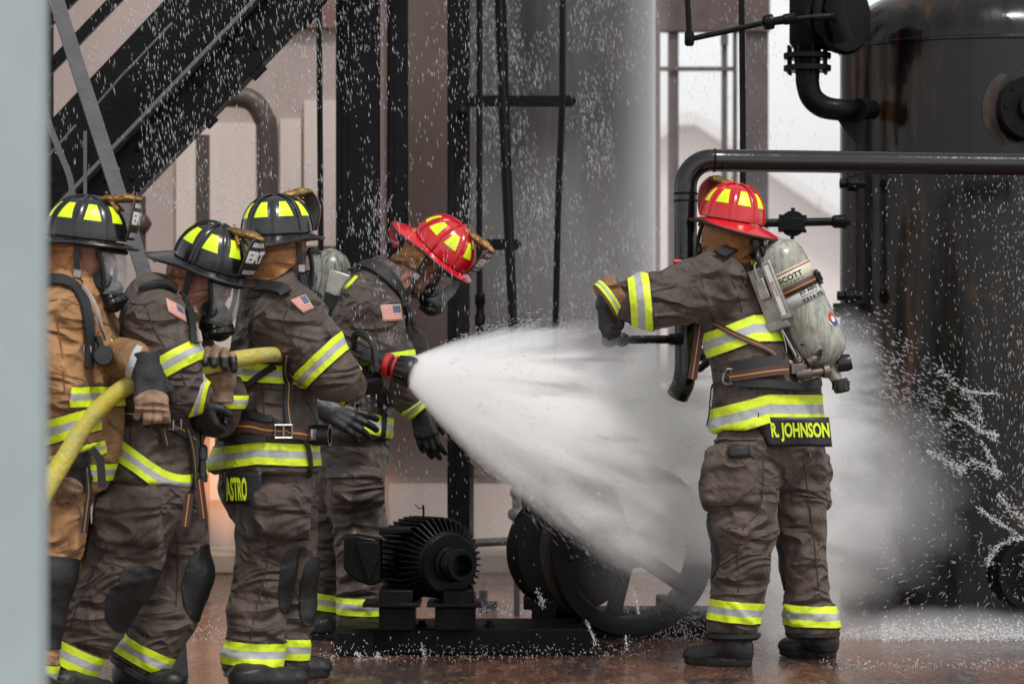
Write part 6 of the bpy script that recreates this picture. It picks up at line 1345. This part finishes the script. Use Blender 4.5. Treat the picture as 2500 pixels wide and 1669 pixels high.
# flames behind the hose line
def fire_build(nt, v):
    t = nd(nt, 'ShaderNodeTexCoord'); mp = nd(nt, 'ShaderNodeMapping'); mp.inputs['Scale'].default_value = (1 / .5, 1 / .3, 1 / .5); nt.links.new(t.outputs['Object'], mp.inputs[0]); ln = nd(nt, 'ShaderNodeVectorMath', operation='LENGTH'); nt.links.new(mp.outputs[0], ln.inputs[0])
    nz = noise(nt, objco(nt, (5, 5, 2.4)), 1.0, 4, .6, .8); e = ramp(nt, mth(nt, 'ADD', ln.outputs['Value'], mth(nt, 'MULTIPLY', mth(nt, 'SUBTRACT', nz, .5), 1.2)), .2, .9, 1, 0)
    nt.links.new(mth(nt, 'MULTIPLY', e, .8), v.inputs['Density']); nt.links.new(mth(nt, 'MULTIPLY', e, 1.25), v.inputs['Emission Strength']); v.inputs['Emission Color'].default_value = (1.0, .40, .16, 1)
FV = vol_mat('fire_glow', (.9, .6, .5), fire_build)
for (x, y) in ((528, 1150), (775, 1165)):
    q = MB().lathe((0, 0, -.5), (0, 0, 1), [(0, 0), (.05, .25), (.2, .42), (.5, .5), (.8, .36), (.95, .18), (1, 0)], 20); o_ = mk('fire', [Vector(v) + P(x, y, 16.2) for v in q.v], q.f, FV, None, org=P(x, y, 16.2), kind='stuff')
# drops and streaks
DROP = mat('water_drop', (.74, .75, .76), .15, var=.05, bs=0, spec=.8); DROP.node_tree.nodes['Principled BSDF'].inputs['Alpha'].default_value = .62
DROP2 = mat('foam_drop', (.85, .86, .87), .4, var=.05, bs=0)
def drops(name, items, m):
    """items: centre, direction, half length, radius"""
    V = []; Fc = []
    for (c, dr, hl, r) in items:
        d, u, w = frame(dr); k = len(V); V += [c - d * hl, c + u * r, c + w * r, c - u * r, c - w * r, c + d * hl]
        for i in range(4): j = (i + 1) % 4; Fc += [(k, k + 1 + j, k + 1 + i), (k + 5, k + 1 + i, k + 1 + j)]
    return mk(name, V, Fc, m, None, org=(items[0][0].x, items[0][0].y, 0), kind='stuff')
R_ = random.Random(5); it = []
def fall(n, x0, x1, y0, y1, d0, d1, l0=.005, l1=.017, r0=.0005, r1=.0015, lean=.10):
    k = 0
    while k < n:
        x = R_.uniform(x0, x1); y = R_.uniform(y0, y1); cl = float(vnoise(np.array([[x * .013, y * .006, 3.3]]))[0]) + .6 * float(vnoise(np.array([[x * .04, y * .02, 9.1]]))[0])
        if R_.random() > .42 + .75 * cl: continue
        k += 1; l = R_.uniform(l0, l1) * (1 if R_.random() < .8 else 1.5); it.append((P(x, y, R_.uniform(d0, d1)), Vector((lean * R_.uniform(.3, 1.4), R_.uniform(-.1, .1), -1)), l, R_.uniform(r0, r1)))
fall(1900, 100, 800, -20, 520, 12.3, 13.4); fall(900, 800, 1150, -20, 620, 12.4, 13.9); fall(900, 1140, 1610, -20, 830, 12.6, 14.3, r1=.0011); fall(3400, 1150, 1610, -20, 830, 14.85, 15.35, r1=.0017); fall(500, 1600, 2040, -20, 520, 13.4, 15, r1=.0013); fall(500, 860, 1150, 480, 1000, 12.2, 12.7); fall(260, 950, 1310, 950, 1520, 12.2, 13.6, l1=.010); fall(150, 300, 1000, 250, 1300, 13, 15, l1=.008)
drops('falling_water', it, DROP)
it = []
for k in range(2600):      # drops torn off the rim of the spray
    x = .25 + 1.9 * R_.random() ** .8; a = R_.uniform(0, 6.283); r = RAD(x) * R_.gauss(1.0, .045); dd, uu, ww = frame(axs); o = uu * (-math.cos(a) * r * KY) + ww * (math.sin(a) * r); p = A0 + axs * x + o
    if p.z < .02: continue
    it.append((p, axs + o / x * .9 + Vector((0, 0, R_.gauss(-.03, .05))), R_.uniform(.004, .022), R_.uniform(.0004, .0012)))
drops('spray_edge_drops', it, DROP)
it = []
for k in range(2600):      # water thrown back off the tank
    a = R_.uniform(0, 1); x = 2500 - 470 * R_.random() ** 1.3; y = R_.uniform(420, 1560)
    if R_.random() > (.15 + .85 * max(0, (x - 2080) / 420) if y < 1000 else .6): continue
    dx = x - 2440; dy = y - 1330; v = Vector((dx * .7 + R_.uniform(-90, 90), R_.uniform(-60, 60), -dy * .8 + R_.uniform(-90, 90))) if y > 800 else Vector((R_.uniform(-.4, .5), 0, -1)); 
    it.append((P(x, y, R_.uniform(12.5, 13.02)), v, R_.uniform(.003, .012) * (1.4 if y > 800 else 1), R_.uniform(.0005, .0017)))
for k in range(900):
    t = R_.random(); x = 2060 + 300 * t + R_.gauss(0, 45); y = 810 + 260 * t + R_.gauss(0, 55); it.append((P(x, y, R_.uniform(12.5, 12.95)), Vector((-1, R_.uniform(-.3, .3), R_.uniform(.1, .9))), R_.uniform(.004, .014), R_.uniform(.0007, .0022)))
drops('splashing_water', it, DROP)
it = []
def foam(n, x0, x1, yb, h, r1=.0035, d=None):
    for k in range(n):
        x = R_.uniform(x0, x1); up_ = abs(R_.gauss(0, h)); dd = gd(yb) + R_.uniform(-.15, .15) if d is None else d; p = P(x, 900, dd); it.append((Vector((p.x, dd, up_)), Vector((R_.uniform(-.8, .8), 0, 1)), R_.uniform(.0015, .006), R_.uniform(.0006, r1 * .62)))
foam(2600, 2150, 2560, 1560, .035, .006); foam(1000, 1980, 2200, 1555, .02); foam(380, 780, 1320, 1612, .035, .003); foam(150, 440, 800, 1640, .03, .003); foam(260, 440, 800, 1560, .05, .003); foam(700, 1520, 1720, 1560, .09, .004); foam(200, 1300, 1600, 1600, .03, .003); foam(130, 1700, 1960, 1590, .02, .003); foam(180, 2000, 2500, 1625, .012, .003)
foam(260, 1150, 1330, 1480, .03, .003, d=14.0)
drops('ground_splash', it, DROP2)
# ragged ropes of water on the tank: beads and slivers strewn along curved paths
WS = [([(2262, 1100), (2300, 1118), (2335, 1140), (2350, 1150)], 7), ([(2350, 1135), (2385, 1128), (2420, 1150), (2440, 1160)], 8), ([(2440, 1205), (2460, 1235), (2490, 1262), (2520, 1275)], 10), ([(2330, 1010), (2370, 1035), (2400, 1055), (2430, 1060), (2425, 1075)], 5), ([(2350, 950), (2390, 958), (2440, 962)], 4), ([(2395, 1080), (2420, 1120), (2438, 1165)], 4),
      ([(2505, 1312), (2460, 1320), (2425, 1345), (2412, 1380)], 5), ([(2390, 1240), (2430, 1270), (2480, 1300)], 4), ([(2290, 900), (2330, 935), (2380, 985), (2400, 1040)], 7)]
WG = [([(868, 1590), (884, 1612), (900, 1628), (914, 1612), (922, 1596)], 3), ([(925, 1600), (935, 1625), (950, 1634)], 3), ([(1030, 1570), (1036, 1600), (1044, 1622)], 3), ([(1430, 1515), (1445, 1545), (1455, 1575)], 3), ([(1528, 1550), (1530, 1585)], 3), ([(1540, 1430), (1552, 1460), (1560, 1500)], 3), ([(1310, 1440), (1322, 1465), (1326, 1480)], 4)]
def beads(paths, d, out, dens):
    for pts, wd in paths:
        q = spline([P(x, y, d) for x, y in pts], 14)
        for i in range(len(q) - 1):
            t = (q[i + 1] - q[i]).normalized(); cl = .4 + .9 * abs(math.sin(i * .7 + wd)); g = wd * d / F
            for k in range(int(dens * cl)): out.append((q[i].lerp(q[i + 1], R_.random()) + Vector((R_.gauss(0, g * 1.5) * R_.random(), R_.gauss(0, g * .7), R_.gauss(0, g * 1.5) * R_.random())), t + Vector((R_.gauss(0, .5), 0, R_.gauss(0, .5))), R_.uniform(.002, .010), R_.uniform(.0006, .0021)))
it = []; beads(WS, 12.85, it, 5); drops('thrown_water', it, DROP2)
it = []; beads(WG, 11.95, it, 3); drops('dripping_water', it, DROP2)
